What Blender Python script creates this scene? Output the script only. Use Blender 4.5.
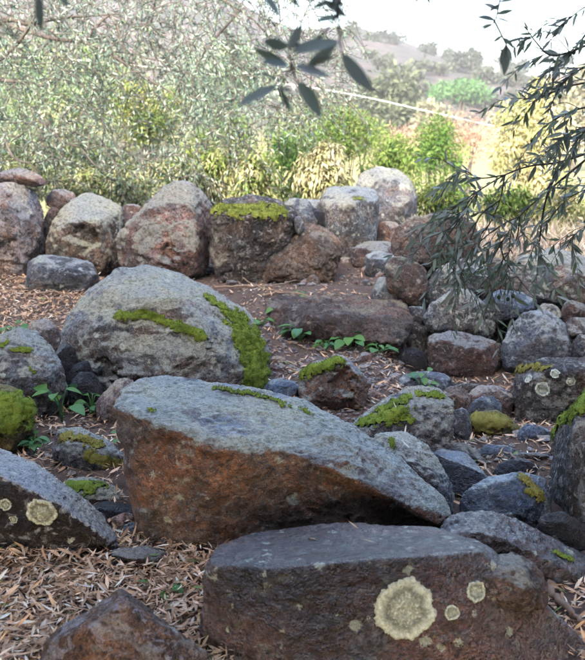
import bpy, bmesh, math, random, zlib
import numpy as np
from mathutils import Vector, Matrix

random.seed(7)
RNG = np.random.default_rng(7)
S = bpy.context.scene
COL = S.collection
for o in list(bpy.data.objects):
    bpy.data.objects.remove(o)

# ------------------------------------------------------------------ camera, sky, sun, exposure
F, CX, CY = 875.0, 292.5, 330.0          # focal length and centre in pixels of the 585 x 660 photograph
PITCH = math.radians(12.9)
CAM = np.array([0.0, 0.0, 1.35])
cam = bpy.data.cameras.new('camera')
cam.sensor_fit = 'VERTICAL'; cam.sensor_height = 24.0; cam.lens = F / 660.0 * 24.0
cam.clip_start = 0.05; cam.clip_end = 2000
cam.dof.use_dof = True; cam.dof.focus_distance = 3.3; cam.dof.aperture_fstop = 3.8
co = bpy.data.objects.new('camera', cam); COL.objects.link(co)
co.location = CAM; co.rotation_euler = (math.radians(90) - PITCH, 0, 0)
S.camera = co

SUN_EL, SUN_AZ = math.radians(30), math.radians(-166)      # the sun stands behind the viewer, to the left
to_sun = Vector((math.sin(SUN_AZ) * math.cos(SUN_EL), math.cos(SUN_AZ) * math.cos(SUN_EL), math.sin(SUN_EL)))
W = bpy.data.worlds.new('World'); S.world = W; W.use_nodes = True
nt = W.node_tree; nt.nodes.clear()
sky = nt.nodes.new('ShaderNodeTexSky'); sky.sky_type = 'NISHITA'; sky.sun_disc = False
sky.sun_elevation = SUN_EL; sky.sun_rotation = SUN_AZ
sky.air_density = 1.0; sky.dust_density = 5.0; sky.ozone_density = 1.0
bg = nt.nodes.new('ShaderNodeBackground'); bg.inputs[1].default_value = 0.15
wo = nt.nodes.new('ShaderNodeOutputWorld')
nt.links.new(sky.outputs[0], bg.inputs[0]); nt.links.new(bg.outputs[0], wo.inputs[0])
sl = bpy.data.lights.new('sun', 'SUN'); sl.energy = 2.0; sl.angle = math.radians(0.5); sl.color = (1.0, 0.94, 0.85)
so = bpy.data.objects.new('sun', sl); COL.objects.link(so); so.location = (0, 0, 30)
so.rotation_euler = (-to_sun).to_track_quat('-Z', 'Y').to_euler()
vs = S.view_settings
vs.view_transform = 'Standard'; vs.look = 'None'; vs.gamma = 1.0; vs.use_curve_mapping = False
vs.exposure = 3.18

# ------------------------------------------------------------------ helpers
SP, CP = math.sin(PITCH), math.cos(PITCH)
def P(px, py, d):
    """world point seen at a photo position at horizontal distance d (metres)"""
    px = np.asarray(px, float); py = np.asarray(py, float); d = np.asarray(d, float)
    cx = (px - CX) / F; cy = (CY - py) / F
    Y = CP + cy * SP; Z = -SP + cy * CP
    t = d / Y
    return np.stack([cx * t, Y * t, CAM[2] + Z * t], -1)
def proj(v):
    q = v - CAM
    f = q[:, 1] * CP - q[:, 2] * SP; u = q[:, 1] * SP + q[:, 2] * CP
    f = np.maximum(f, 1e-3)
    return CX + F * q[:, 0] / f, CY - F * u / f, f
def sstep(a, b, x):
    t = np.clip((x - a) / (b - a), 0, 1); return t * t * (3 - 2 * t)
_pr = np.random.default_rng(99)
PERM = _pr.permutation(256); PERM = np.concatenate([PERM, PERM, PERM])
GRAD = _pr.normal(size=(256, 3)); GRAD /= np.linalg.norm(GRAD, axis=1)[:, None]
def perlin(p):
    i = np.floor(p).astype(np.int64); f = p - i; i &= 255
    u = f * f * f * (f * (f * 6 - 15) + 10)
    r = 0
    for dx in (0, 1):
        wx = u[:, 0] if dx else 1 - u[:, 0]
        a = PERM[i[:, 0] + dx]
        for dy in (0, 1):
            wy = wx * (u[:, 1] if dy else 1 - u[:, 1])
            b = PERM[a + i[:, 1] + dy]
            for dz in (0, 1):
                w = wy * (u[:, 2] if dz else 1 - u[:, 2])
                g = GRAD[PERM[b + i[:, 2] + dz]]
                r = r + w * ((f[:, 0] - dx) * g[:, 0] + (f[:, 1] - dy) * g[:, 1] + (f[:, 2] - dz) * g[:, 2])
    return r * 1.6
def fbm(p, oct=3):
    a, s, r = 1.0, 1.0, 0
    for k in range(oct):
        r = r + a * perlin(p * s + 17.3 * k); a *= 0.5; s *= 2.03
    return r
def np_mesh(name, V, faces, mats=(), smooth=True, col=None):
    """faces: list of (n,k) integer arrays"""
    m = bpy.data.meshes.new(name)
    V = np.asarray(V, np.float32)
    m.vertices.add(len(V)); m.vertices.foreach_set('co', V.ravel())
    loops = np.concatenate([f.ravel() for f in faces]).astype(np.int32)
    tot = np.concatenate([np.full(len(f), f.shape[1]) for f in faces]).astype(np.int32)
    st = np.concatenate([[0], np.cumsum(tot)[:-1]]).astype(np.int32)
    m.loops.add(len(loops)); m.loops.foreach_set('vertex_index', loops)
    m.polygons.add(len(tot)); m.polygons.foreach_set('loop_start', st); m.polygons.foreach_set('loop_total', tot)
    m.polygons.foreach_set('use_smooth', np.full(len(tot), smooth))
    m.update(calc_edges=True); m.validate()
    if col is not None:
        a = m.color_attributes.new('tint', 'FLOAT_COLOR', 'POINT')
        c = np.ones((len(V), 4), np.float32); c[:, :3] = col
        a.data.foreach_set('color', c.ravel())
    for x in mats: m.materials.append(x)
    return m
def link(name, data, parent=None, loc=None, **tags):
    o = bpy.data.objects.new(name, data); COL.objects.link(o)
    if parent: o.parent = parent
    if loc is not None: o.location = loc
    for k, v in tags.items():
        if v: o[k] = v
    return o

def tube_np(pts, rad, sides=6):
    pts = np.asarray(pts, float); n = len(pts); rad = np.broadcast_to(np.asarray(rad, float), (n,))
    T = np.gradient(pts, axis=0); T /= np.linalg.norm(T, axis=1)[:, None] + 1e-9
    ref = np.array([0.31, 0.17, 0.93]) if abs(T[0, 2]) < 0.8 else np.array([0.95, 0.1, 0.2])
    A = np.cross(T, ref); A /= np.linalg.norm(A, axis=1)[:, None]; B = np.cross(T, A)
    an = np.arange(sides) * 2 * math.pi / sides
    V = pts[:, None] + rad[:, None, None] * (np.cos(an)[None, :, None] * A[:, None] + np.sin(an)[None, :, None] * B[:, None])
    V = V.reshape(-1, 3)
    i, j = np.meshgrid(np.arange(n - 1), np.arange(sides), indexing='ij')
    j2 = (j + 1) % sides
    Q = np.stack([i * sides + j, i * sides + j2, (i + 1) * sides + j2, (i + 1) * sides + j], -1).reshape(-1, 4)
    V = np.concatenate([V, pts[:1], pts[-1:]])
    b = len(V) - 2
    a = np.arange(sides)
    T1 = np.stack([(a + 1) % sides, a, np.full(sides, b)], -1)
    T2 = np.stack([(n - 1) * sides + a, (n - 1) * sides + (a + 1) % sides, np.full(sides, b + 1)], -1)
    return V, Q, np.concatenate([T1, T2])
def merge(parts):
    V, Q, T, o = [], [], [], 0
    for v, q, t in parts:
        V.append(v); Q.append(q + o); T.append(t + o); o += len(v)
    return np.concatenate(V), np.concatenate(Q), np.concatenate(T)
def smooth_line(pts, n=24):
    pts = np.asarray(pts, float); k = len(pts)
    if k < 3:
        t = np.linspace(0, 1, n)[:, None]; return pts[0] * (1 - t) + pts[-1] * t
    p = np.concatenate([2 * pts[:1] - pts[1:2], pts, 2 * pts[-1:] - pts[-2:-1]])
    out = []
    for s in np.linspace(0, k - 1 - 1e-6, n):
        i = int(s); t = s - i; a, b, c, d = p[i:i + 4]
        out.append(0.5 * (2 * b + (c - a) * t + (2 * a - 5 * b + 4 * c - d) * t * t + (3 * b - a - 3 * c + d) * t ** 3))
    return np.array(out)
def unit(v): return v / (np.linalg.norm(v, axis=-1, keepdims=True) + 1e-9)

def leaves_np(Pb, D, N, L, Wd, col=None, curl=0.15, simple=False):
    """many lance-shaped leaves: base points, directions, normals, lengths, widths"""
    n = len(Pb); D = unit(D); Sd = unit(np.cross(D, N)); N = np.cross(Sd, D)
    L = np.broadcast_to(L, (n,))[:, None]; Wd = np.broadcast_to(Wd, (n,))[:, None]; curl = np.broadcast_to(curl, (n,))[:, None]
    def pt(t, s, lift=0): return Pb + D * L * t + Sd * Wd * 0.5 * s + N * (Wd * lift - curl * L * t * t)
    if simple:
        V = np.stack([pt(0, 0), pt(.5, 1, .12), pt(1, 0), pt(.5, -1, .12)], 1)
        base = np.arange(n)[:, None] * 4
        Fq = [base + np.array([[0, 1, 2]]), base + np.array([[0, 2, 3]])]; k = 4
        faces = [np.concatenate(Fq)]
    else:
        V = np.stack([pt(0, 0), pt(.38, 1, .18), pt(.38, 0), pt(.38, -1, .18), pt(.74, .68, .12), pt(.74, 0), pt(.74, -.68, .12), pt(1, 0)], 1)
        base = np.arange(n)[:, None] * 8; k = 8
        faces = [np.concatenate([base + np.array([q]) for q in ((1, 4, 5, 2), (2, 5, 6, 3))]),
                 np.concatenate([base + np.array([q]) for q in ((0, 1, 2), (0, 2, 3), (4, 7, 5), (5, 7, 6))])]
    c = None if col is None else np.repeat(col, k, axis=0)
    return V.reshape(-1, 3), faces, c

# ------------------------------------------------------------------ materials
class NT:
    def __init__(s, name):
        s.m = bpy.data.materials.new(name); s.m.use_nodes = True; s.t = s.m.node_tree; s.t.nodes.clear()
        s.out = s.t.nodes.new('ShaderNodeOutputMaterial')
    def n(s, typ, **kw):
        x = s.t.nodes.new('ShaderNode' + typ)
        for k, v in kw.items(): setattr(x, k, v)
        return x
    def l(s, a, b): s.t.links.new(a, b)
    def noise(s, vec, scale, detail=6, rough=0.6, dist=0.0):
        x = s.n('TexNoise'); x.inputs['Scale'].default_value = scale; x.inputs['Detail'].default_value = detail
        x.inputs['Roughness'].default_value = rough; x.inputs['Distortion'].default_value = dist
        s.l(vec, x.inputs['Vector']); return x.outputs['Fac']
    def math(s, op, a, b=None, c=None, clamp=False):
        x = s.n('Math', operation=op); x.use_clamp = clamp
        for i, v in enumerate((a, b, c)):
            if v is None: continue
            if hasattr(v, 'links'): s.l(v, x.inputs[i])
            else: x.inputs[i].default_value = v
        return x.outputs[0]
    def rng(s, v, a, b, c=0.0, d=1.0, smooth=True):
        x = s.n('MapRange'); x.interpolation_type = 'SMOOTHSTEP' if smooth else 'LINEAR'
        s.l(v, x.inputs[0])
        for i, q in zip((1, 2, 3, 4), (a, b, c, d)): x.inputs[i].default_value = q
        return x.outputs[0]
    def mix(s, f, a, b, blend='MIX'):
        x = s.n('Mix', data_type='RGBA', blend_type=blend)
        if hasattr(f, 'links'): s.l(f, x.inputs[0])
        else: x.inputs[0].default_value = f
        for i, v in ((6, a), (7, b)):
            if hasattr(v, 'links'): s.l(v, x.inputs[i])
            else: x.inputs[i].default_value = (*v, 1)
        return x.outputs[2]
    def bsdf(s, colr, rough=0.8, bump=None, bstr=0.5, bdist=0.01, spec=0.4):
        b = s.n('BsdfPrincipled'); b.inputs['Specular IOR Level'].default_value = spec
        if hasattr(colr, 'links'): s.l(colr, b.inputs['Base Color'])
        else: b.inputs['Base Color'].default_value = (*colr, 1)
        if hasattr(rough, 'links'): s.l(rough, b.inputs['Roughness'])
        else: b.inputs['Roughness'].default_value = rough
        if bump is not None:
            k = s.n('Bump'); k.inputs['Strength'].default_value = bstr; k.inputs['Distance'].default_value = bdist
            s.l(bump, k.inputs['Height']); s.l(k.outputs[0], b.inputs['Normal'])
        s.l(b.outputs[0], s.out.inputs[0]); return b

def rock_mat(name, c1, c2, dark, lich, thr=0.55, up=0.25, spots=0.3, rough=0.8, bump=0.6, grain=1.0, stain_crevice=0.5, face=None, face_up=0.15, fleck=.45, spec=.45):
    """mottled stone: two mineral tones, dark staining, painted crevice shade, fine grain, crusts of lichen that favour the upper side"""
    c1 = tuple(min(.62, x * 1.25) for x in c1); c2 = tuple(x * .72 for x in c2); dark = tuple(x * .7 for x in dark); lich = tuple(min(.62, x * 1.22) for x in lich)
    s = NT(name)
    tc = s.n('TexCoord'); oi = s.n('ObjectInfo')
    off = s.n('VectorMath', operation='SCALE'); off.inputs[0].default_value = (37.0, 91.0, 53.0); s.l(oi.outputs['Random'], off.inputs['Scale'])
    ad = s.n('VectorMath', operation='ADD'); s.l(tc.outputs['Object'], ad.inputs[0]); s.l(off.outputs[0], ad.inputs[1])
    v = ad.outputs[0]
    geo = s.n('NewGeometry'); sep = s.n('SeparateXYZ'); s.l(geo.outputs['Normal'], sep.inputs[0]); nz = sep.outputs['Z']
    big = s.noise(v, 3.2, 6, 0.62, 0.4)
    col = s.mix(s.rng(big, .36, .64), c1, c2)
    if face is not None:        # freshly broken, uncrusted underside of the block
        up_n = s.math('ADD', nz, s.math('MULTIPLY', s.math('SUBTRACT', s.noise(v, 7, 5, .65), .5), .9))
        col = s.mix(s.rng(up_n, face_up - .08, face_up + .14), s.mix(s.rng(s.noise(v, 9, 5, .7), .35, .65), face[0], face[1]), col)
    med = s.noise(v, 13, 6, 0.72, 0.3)
    col = s.mix(s.math('MULTIPLY', s.rng(med, .5, .68), stain_crevice), col, dark)
    fine = s.noise(v, 75, 3, 0.75)
    col = s.mix(s.math('MULTIPLY', 0.95 * grain, s.rng(fine, .44, .66), clamp=True), col, s.mix(.5, dark, c2))
    sal = s.noise(v, 160, 1, 0.7)
    col = s.mix(s.math('MULTIPLY', .5 * grain, s.rng(sal, .62, .72), clamp=True), col, (min(c1[0] * 1.6, .6), min(c1[1] * 1.6, .6), min(c1[2] * 1.6, .6)))
    hue = s.noise(v, 5.5, 4, .6, .5); hue2 = s.noise(v, 2.1, 3, .6)
    col = s.mix(1.0, col, s.mix(s.rng(hue, .36, .64), (1.20, .965, .83), (.83, .975, 1.16)), 'MULTIPLY')
    col = s.mix(1.0, col, s.mix(s.rng(hue2, .38, .62), (.68, .66, .66), (1.22, 1.22, 1.22)), 'MULTIPLY')
    mo = s.noise(v, 24, 5, .72, .9); mo2 = s.noise(v, 33, 5, .74, .6)
    col = s.mix(s.math('MULTIPLY', s.rng(mo2, .53, .60), .8 * stain_crevice, clamp=True), col, dark)  # crevice shade painted as dark colour where the bump sinks in
    col = s.mix(s.math('MULTIPLY', s.rng(mo, .55, .61), fleck), col, (lich[0] * .85, lich[1] * .85, lich[2] * .88))
    # crust lichen
    lm = s.noise(v, 4.6, 6, 0.68, 0.6)
    lm = s.math('ADD', lm, s.math('MULTIPLY', s.math('SUBTRACT', nz, .25), up))
    lmask = s.rng(lm, thr, thr + .10)
    ltex = s.noise(v, 48, 4, .75)
    lcol = s.mix(s.rng(ltex, .40, .60), lich, (lich[0] * .42, lich[1] * .42, lich[2] * .41))
    lcol = s.mix(1.0, lcol, s.mix(s.rng(hue2, .35, .65), (.86, .90, .98), (1.1, 1.04, .88)), 'MULTIPLY')
    lmask = s.math('MULTIPLY', lmask, s.rng(ltex, .34, .5, .3, 1.0))
    col = s.mix(lmask, col, lcol)
    # small round lichen rosettes
    vo = s.n('TexVoronoi'); vo.inputs['Scale'].default_value = 22; s.l(v, vo.inputs['Vector'])
    sc = s.n('SeparateColor'); s.l(vo.outputs['Color'], sc.inputs[0])
    dd = s.math('ADD', vo.outputs['Distance'], s.math('MULTIPLY', s.math('SUBTRACT', fine, .5), .9))
    rad = s.math('MULTIPLY', s.rng(sc.outputs[0], 1 - spots, 1.0, 0.0, 1.0, False), .42)
    sm = s.math('MULTIPLY', s.rng(s.math('SUBTRACT', rad, dd), 0, .12), .6)
    col = s.mix(sm, col, (min(.55, lich[0] * 1.15), min(.58, lich[1] * 1.18), min(.5, lich[2] * 1.05)))
    h = s.math('ADD', s.math('MULTIPLY', med, 1.0), s.math('ADD', s.math('MULTIPLY', fine, .55), s.math('MULTIPLY', sal, .2)))
    h = s.math('ADD', h, s.math('ADD', s.math('MULTIPLY', lmask, .12), s.math('MULTIPLY', mo2, -.7)))
    rg = s.math('ADD', s.rng(med, .3, .7, rough - .12, rough + .1, False), s.math('MULTIPLY', lmask, .12), clamp=True)
    s.bsdf(col, rg, h, min(1, bump * 1.5), .04, spec)
    return s.m

M = {}
M['grey'] = rock_mat('grey_lichened_stone', (.19, .187, .195), (.105, .103, .108), (.025, .023, .024), (.36, .38, .36), .50, .22, .25, stain_crevice=.85)
M['boulder'] = rock_mat('pale_grey_boulder', (.23, .225, .22), (.125, .122, .122), (.035, .033, .033), (.38, .40, .365), .49, .24, .3, .8, .6, stain_crevice=.85)
M['bluegrey'] = rock_mat('blue_grey_stone', (.11, .12, .135), (.055, .06, .07), (.016, .018, .021), (.34, .37, .37), .55, .2, .35, .45, .55, stain_crevice=.85, spec=.6)
M['bluesheen'] = rock_mat('slate_with_sky_sheen', (.065, .095, .145), (.034, .05, .08), (.013, .016, .021), (.26, .30, .31), .62, .15, .25, .32, .5, stain_crevice=.8, fleck=.3, spec=.8)  # blue glint of the sky partly painted into this base colour
M['dark'] = rock_mat('dark_damp_stone', (.022, .021, .027), (.012, .012, .015), (.006, .006, .007), (.13, .14, .14), .78, .1, .1, .38, .7, fleck=.08, spec=.5)
M['brown'] = rock_mat('brown_stone', (.155, .118, .10), (.082, .062, .054), (.024, .019, .018), (.29, .285, .265), .57, .2, .3, stain_crevice=.9)
M['ochre'] = rock_mat('ochre_crumbly_stone', (.25, .185, .135), (.15, .108, .08), (.04, .03, .025), (.33, .30, .25), .60, .15, .2, .9, .9, stain_crevice=.9)
M['ledge'] = rock_mat('earthy_brown_ledge', (.145, .105, .085), (.085, .062, .052), (.025, .02, .018), (.26, .225, .19), .60, .15, .2, .9, .9, stain_crevice=.9, fleck=.3)
M['pink'] = rock_mat('pink_granite', (.33, .24, .21), (.21, .15, .132), (.05, .04, .037), (.40, .38, .37), .56, .25, .2, .85, .7, stain_crevice=.75)
M['pinkgrey'] = rock_mat('pink_stone_with_grey_crust', (.28, .19, .165), (.17, .118, .105), (.028, .023, .024), (.35, .37, .37), .47, .24, .2, .85, .8, 1.0, .95)
M['pitted'] = rock_mat('pale_pitted_stone', (.44, .395, .375), (.36, .29, .26), (.035, .028, .025), (.47, .46, .44), .52, .2, .2, .9, 1.0, 1.2, 1.0)
M['cream'] = rock_mat('stone_with_cream_lichen', (.21, .17, .135), (.125, .098, .076), (.033, .026, .022), (.49, .50, .43), .48, .33, .3, .85, .7, stain_crevice=.8)
M['mottled'] = rock_mat('dark_mottled_block', (.115, .10, .088), (.055, .048, .043), (.014, .013, .012), (.35, .345, .33), .54, .0, .4, .85, .9, 1.3, .95, fleck=.7)
M['speckled'] = rock_mat('speckled_grey_stone', (.19, .19, .19), (.095, .095, .097), (.02, .02, .02), (.42, .44, .42), .51, .2, .5, .8, .8, 1.5, .9, fleck=.7)
M['redbrown'] = rock_mat('red_brown_slab', (.175, .108, .092), (.095, .062, .056), (.028, .021, .02), (.32, .325, .31), .55, .3, .3, .8, .8, stain_crevice=.9)
M['tawny'] = rock_mat('tawny_broken_stone', (.24, .245, .26), (.145, .147, .16), (.04, .037, .038), (.38, .41, .37), .51, .22, .2, .55, .7,
                      .9, .65, ((.32, .17, .09), (.13, .074, .045)), .40, fleck=.25, spec=.6)
M['basalt'] = rock_mat('purple_brown_slab', (.074, .047, .044), (.04, .026, .026), (.010, .008, .009), (.26, .29, .27), .70, .05, .4, .27, .45, 1.1, .75, fleck=.18, spec=.9)
M['basaltpale'] = rock_mat('dark_slab_with_pale_top', (.06, .053, .058), (.034, .03, .034), (.012, .010, .012), (.41, .42, .42), .54, .40, .35, .55, .6, stain_crevice=.85, fleck=.3)
M['blotched'] = rock_mat('brown_stone_with_grey_blotches', (.16, .10, .066), (.085, .055, .04), (.018, .015, .014), (.34, .315, .32), .50, .05, .1, .8, .8, stain_crevice=.9, fleck=.6)
M['mossstone'] = rock_mat('stone_dusted_with_dry_moss', (.15, .13, .07), (.10, .09, .045), (.035, .03, .02), (.23, .22, .11), .42, .2, .1, .95, 1.0)

def simple_mat(name, cols, rough=0.8, scale=40, bump=.4, bdist=.004, trans=0.0):
    """object-random tint plus fine noise"""
    s = NT(name); tc = s.n('TexCoord'); oi = s.n('ObjectInfo')
    r = s.n('ValToRGB'); e = r.color_ramp.elements
    while len(e) < len(cols): e.new(0.5)
    for i, c in enumerate(cols):
        e[i].position = i / max(1, len(cols) - 1); e[i].color = (*c, 1)
    s.l(oi.outputs['Random'], r.inputs[0])
    nz = s.noise(tc.outputs['Object'], scale, 5, .65)
    c = s.mix(s.rng(nz, .3, .7, 0, .45), r.outputs[0], s.mix(1.0, r.outputs[0], (.45, .42, .4), 'MULTIPLY'))
    b = s.bsdf(c, rough, nz, bump, bdist)
    if trans:
        t = s.n('BsdfTranslucent'); s.l(c, t.inputs[0]); mx = s.n('MixShader'); mx.inputs[0].default_value = trans
        s.l(b.outputs[0], mx.inputs[1]); s.l(t.outputs[0], mx.inputs[2]); s.l(mx.outputs[0], s.out.inputs[0])
    return s.m
def tint_mat(name, rough=.7, trans=.3, scale=0):
    """per-leaf tint stored on the mesh"""
    s = NT(name); a = s.n('Attribute'); a.attribute_name = 'tint'
    c = a.outputs['Color']
    b = s.bsdf(c, rough, None, spec=.35)
    if trans:
        t = s.n('BsdfTranslucent'); s.l(c, t.inputs[0]); mx = s.n('MixShader'); mx.inputs[0].default_value = trans
        s.l(b.outputs[0], mx.inputs[1]); s.l(t.outputs[0], mx.inputs[2]); s.l(mx.outputs[0], s.out.inputs[0])
    return s.m
M['foliage'] = tint_mat('leaf_tissue')
M['leathery'] = tint_mat('dark_leathery_leaf', .6, 0)
M['litter'] = tint_mat('dry_leaf_tissue', .75, .12)
M['bark'] = simple_mat('olive_bark', [(.06, .05, .044), (.085, .07, .06)], .9, 30, .8, .01)
M['stick'] = simple_mat('dry_stick', [(.30, .22, .16), (.20, .13, .09), (.36, .28, .21)], .85, 40, .6)
M['oliveleaf'] = simple_mat('olive_leaf', [(.13, .165, .125), (.19, .225, .18), (.15, .20, .115), (.30, .33, .30)], .45, 25, .2, .002, .22)
M['dryleaf'] = simple_mat('fallen_olive_leaf', [(.56, .39, .24), (.40, .26, .15), (.64, .50, .36), (.48, .32, .19), (.68, .63, .55), (.60, .43, .23), (.26, .165, .085)], .7, 60, .3, .002, .1)
M['greenleaf'] = simple_mat('seedling_leaf', [(.06, .17, .04), (.09, .21, .03), (.045, .15, .07)], .5, 30, .2, .002, .25)
M['olive'] = simple_mat('green_olive', [(.05, .10, .03), (.075, .12, .04)], .35, 20, .1, .002)
M['cable'] = simple_mat('white_cable', [(.6, .6, .6)], .6)

def moss_mat(name, c1, c2, c3):
    s = NT(name); geo = s.n('NewGeometry'); v = geo.outputs['Position']
    a = s.noise(v, 9, 6, .65); b = s.noise(v, 60, 4, .7)
    c = s.mix(s.rng(a, .35, .65), c1, c2); c = s.mix(s.rng(b, .5, .75, 0, .7), c, c3)
    s.bsdf(c, .95, b, .8, .01, .15)
    return s.m
M['moss'] = moss_mat('green_moss', (.155, .205, .03), (.09, .135, .02), (.04, .055, .012))
M['mossolive'] = moss_mat('dry_olive_moss', (.20, .18, .05), (.13, .125, .03), (.07, .06, .02))
M['mossyellow'] = moss_mat('yellow_green_moss', (.21, .235, .045), (.13, .155, .03), (.06, .07, .018))
def lichen_mat():
    s = NT('pale_lichen'); tc = s.n('TexCoord'); geo = s.n('NewGeometry')
    a = s.noise(geo.outputs['Position'], 110, 5, .75); b = s.noise(geo.outputs['Position'], 38, 5, .7)
    at = s.n('Attribute'); at.attribute_name = 'tint'
    c = s.mix(s.rng(a, .38, .62), (.60, .65, .58), (.38, .42, .38)); c = s.mix(1.0, c, at.outputs['Color'], 'MULTIPLY')
    s.bsdf(c, .95, s.math('ADD', a, b), .9, .006, .1); return s.m
M['lichen'] = lichen_mat()

# ------------------------------------------------------------------ ground and terrain
def ground_z(x, y):
    x = np.asarray(x, float); y = np.asarray(y, float)
    z = 0.20 * sstep(4.3, 6.8, y) + .09 * np.exp(-(((x - .3) / .75) ** 2 + ((y - 6.0) / .45) ** 2)) * (1 - sstep(.55, .8, x))
    z = z + 0.16 * sstep(6.9, 8.2, y) * sstep(-.3, .2, x) * (1 - sstep(9, 11, y))
    z = z + 0.12 * sstep(.8, 1.15, x - (y - 6) * .05) * sstep(6.25, 6.8, y) * (1 - sstep(7.0, 8.4, y))
    z = z - 0.28 * sstep(.7, .95, x) * sstep(5.3, 5.7, y) * (1 - sstep(6.3, 6.8, y))
    z = z - 0.17 * sstep(.45, .8, x) * sstep(3.7, 4.5, y) * (1 - sstep(5.4, 6.0, y))
    z = z - 0.10 * np.exp(-(((x - .75) / .35) ** 2 + ((y - 3.4) / .7) ** 2))
    z = z + 0.05 * np.exp(-(((x + .75) / .5) ** 2 + ((y - 3.3) / .5) ** 2))
    # beyond the stones: a shallow dip, then the hillside
    ys = [10, 14, 30, 50, 60, 75, 90, 112, 135, 160, 200]
    left = [0, -.5, -1.2, -.7, -.1, 1.6, 6.8, 11.0, 15.6, 14, 9]
    west = [0, -.5, -1.2, -.5, .8, 4, 12, 18, 23, 22, 16]
    right = [0, -.5, -1.2, -.7, 0, 1.5, 4.6, 7.0, 9.6, 9, 6]
    k = sstep(6, 36, x)
    far = np.interp(y, ys, left) * (1 - k) + np.interp(y, ys, right) * k
    kw = 1 - sstep(-16, 2, x)
    far = far * (1 - kw) + np.interp(y, ys, west) * kw
    z = z * (1 - sstep(10, 13, y)) + far * sstep(10, 13, y)
    n = perlin(np.stack([x.ravel() * .05, y.ravel() * .05, np.zeros(x.size) + 3.3], -1)).reshape(x.shape)
    return z + n * sstep(40, 90, y) * 1.2
def ground_hit(px, py):
    d = np.linspace(1.5, 12, 1400); v = P(px, py, d)
    i = np.argmax(v[:, 2] <= ground_z(v[:, 0], v[:, 1]))
    return v[i] if i else v[-1]

def axis(fine0, fine1, step, lo, hi, growth=1.12):
    a = list(np.arange(fine0, fine1 + 1e-6, step)); s = step
    up = [a[-1]]
    while up[-1] < hi: s *= growth; up.append(up[-1] + s)
    s = step; dn = [a[0]]
    while dn[-1] > lo: s *= growth; dn.append(dn[-1] - s)
    up[-1] = hi; dn[-1] = lo
    return np.array(dn[::-1][:-1] + a + up[1:])
gx = axis(-3.0, 3.0, .022, -150, 150, 1.10); gy = axis(1.6, 9.5, .022, -22, 195, 1.05)
X, Y = np.meshgrid(gx, gy, indexing='ij'); Z = ground_z(X, Y)
q = np.stack([X.ravel(), Y.ravel(), Z.ravel()], -1)
near = (1 - sstep(10, 14, q[:, 1])) * (1 - sstep(4, 8, np.abs(q[:, 0])))
Zf = q[:, 2] + near * (.02 * fbm(q * 2.3, 3) + .012 * fbm(q * 14, 3))
q[:, 2] = Zf
ni, nj = X.shape
i, j = np.meshgrid(np.arange(ni - 1), np.arange(nj - 1), indexing='ij')
Fq = np.stack([i * nj + j, (i + 1) * nj + j, (i + 1) * nj + j + 1, i * nj + j + 1], -1).reshape(-1, 4)
def soil_mat():
    s = NT('soil_and_scrub'); geo = s.n('NewGeometry'); v = geo.outputs['Position']
    sep = s.n('SeparateXYZ'); s.l(v, sep.inputs[0])
    a = s.noise(v, 2.2, 8, .65); b = s.noise(v, 28, 8, .7); c0 = s.noise(v, 120, 4, .7)
    near = s.mix(s.rng(a, .35, .65), (.125, .088, .07), (.075, .054, .045))
    near = s.mix(s.rng(b, .5, .7, 0, .7), near, (.05, .034, .027))
    near = s.mix(s.rng(c0, .55, .7, 0, .75), near, (.33, .235, .18))
    fa = s.noise(v, .16, 8, .65); fb = s.noise(v, .8, 8, .7)
    far = s.mix(s.rng(fa, .4, .6), (.055, .042, .043), (.028, .028, .027))
    far = s.mix(s.rng(fb, .46, .60, 0, .85), far, (.013, .018, .016))
    mid = s.mix(s.rng(b, .4, .6), (.13, .14, .05), (.22, .19, .09))
    col = s.mix(s.rng(sep.outputs['Y'], 9.5, 13), near, mid)
    col = s.mix(s.rng(sep.outputs['Y'], 55, 80), col, far)
    s.bsdf(col, .95, s.math('ADD', b, c0), .9, .012, .2); return s.m
M['soil'] = soil_mat()
org = (0, 5, 0)
ground = link('ground', np_mesh('ground', q - np.array(org), [Fq], [M['soil']]), loc=org, kind='structure')
def gz(x, y):
    """ground with the same bumps as the sheet"""
    x = np.asarray(x, float); y = np.asarray(y, float)
    p = np.stack([x.ravel(), y.ravel(), ground_z(x, y).ravel()], -1)
    return (p[:, 2] + .02 * fbm(p * 2.3, 3) + .012 * fbm(p * 14, 3)).reshape(x.shape)

# ------------------------------------------------------------------ rocks
ROCKS = {}
def remesh(bm, steps):
    me = bpy.data.meshes.new('tmp'); bm.to_mesh(me); bm.free()
    ob = bpy.data.objects.new('tmp', me); COL.objects.link(ob)
    for vox, it in steps:
        r = ob.modifiers.new('r', 'REMESH'); r.mode = 'VOXEL'; r.voxel_size = vox; r.adaptivity = 0
        if it:
            sm = ob.modifiers.new('s', 'SMOOTH'); sm.factor = .5; sm.iterations = it
    dg = bpy.context.evaluated_depsgraph_get(); ev = ob.evaluated_get(dg); m2 = ev.to_mesh()
    n = len(m2.vertices); v = np.empty(n * 3, np.float32); m2.vertices.foreach_get('co', v)
    nl = len(m2.loops); lv = np.empty(nl, np.int32); m2.loops.foreach_get('vertex_index', lv)
    lt = np.empty(len(m2.polygons), np.int32); m2.polygons.foreach_get('loop_total', lt)
    assert (lt == 4).all()
    ev.to_mesh_clear(); bpy.data.objects.remove(ob); bpy.data.meshes.remove(me)
    return v.reshape(-1, 3).astype(float), lv.reshape(-1, 4)
def normals(V, Fq):
    a = V[Fq[:, 2]] - V[Fq[:, 0]]; b = V[Fq[:, 3]] - V[Fq[:, 1]]; fn = np.cross(a, b)
    N = np.zeros_like(V)
    for k in range(4):
        for c in range(3): N[:, c] += np.bincount(Fq[:, k], fn[:, c], len(V))
    return unit(N)
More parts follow.
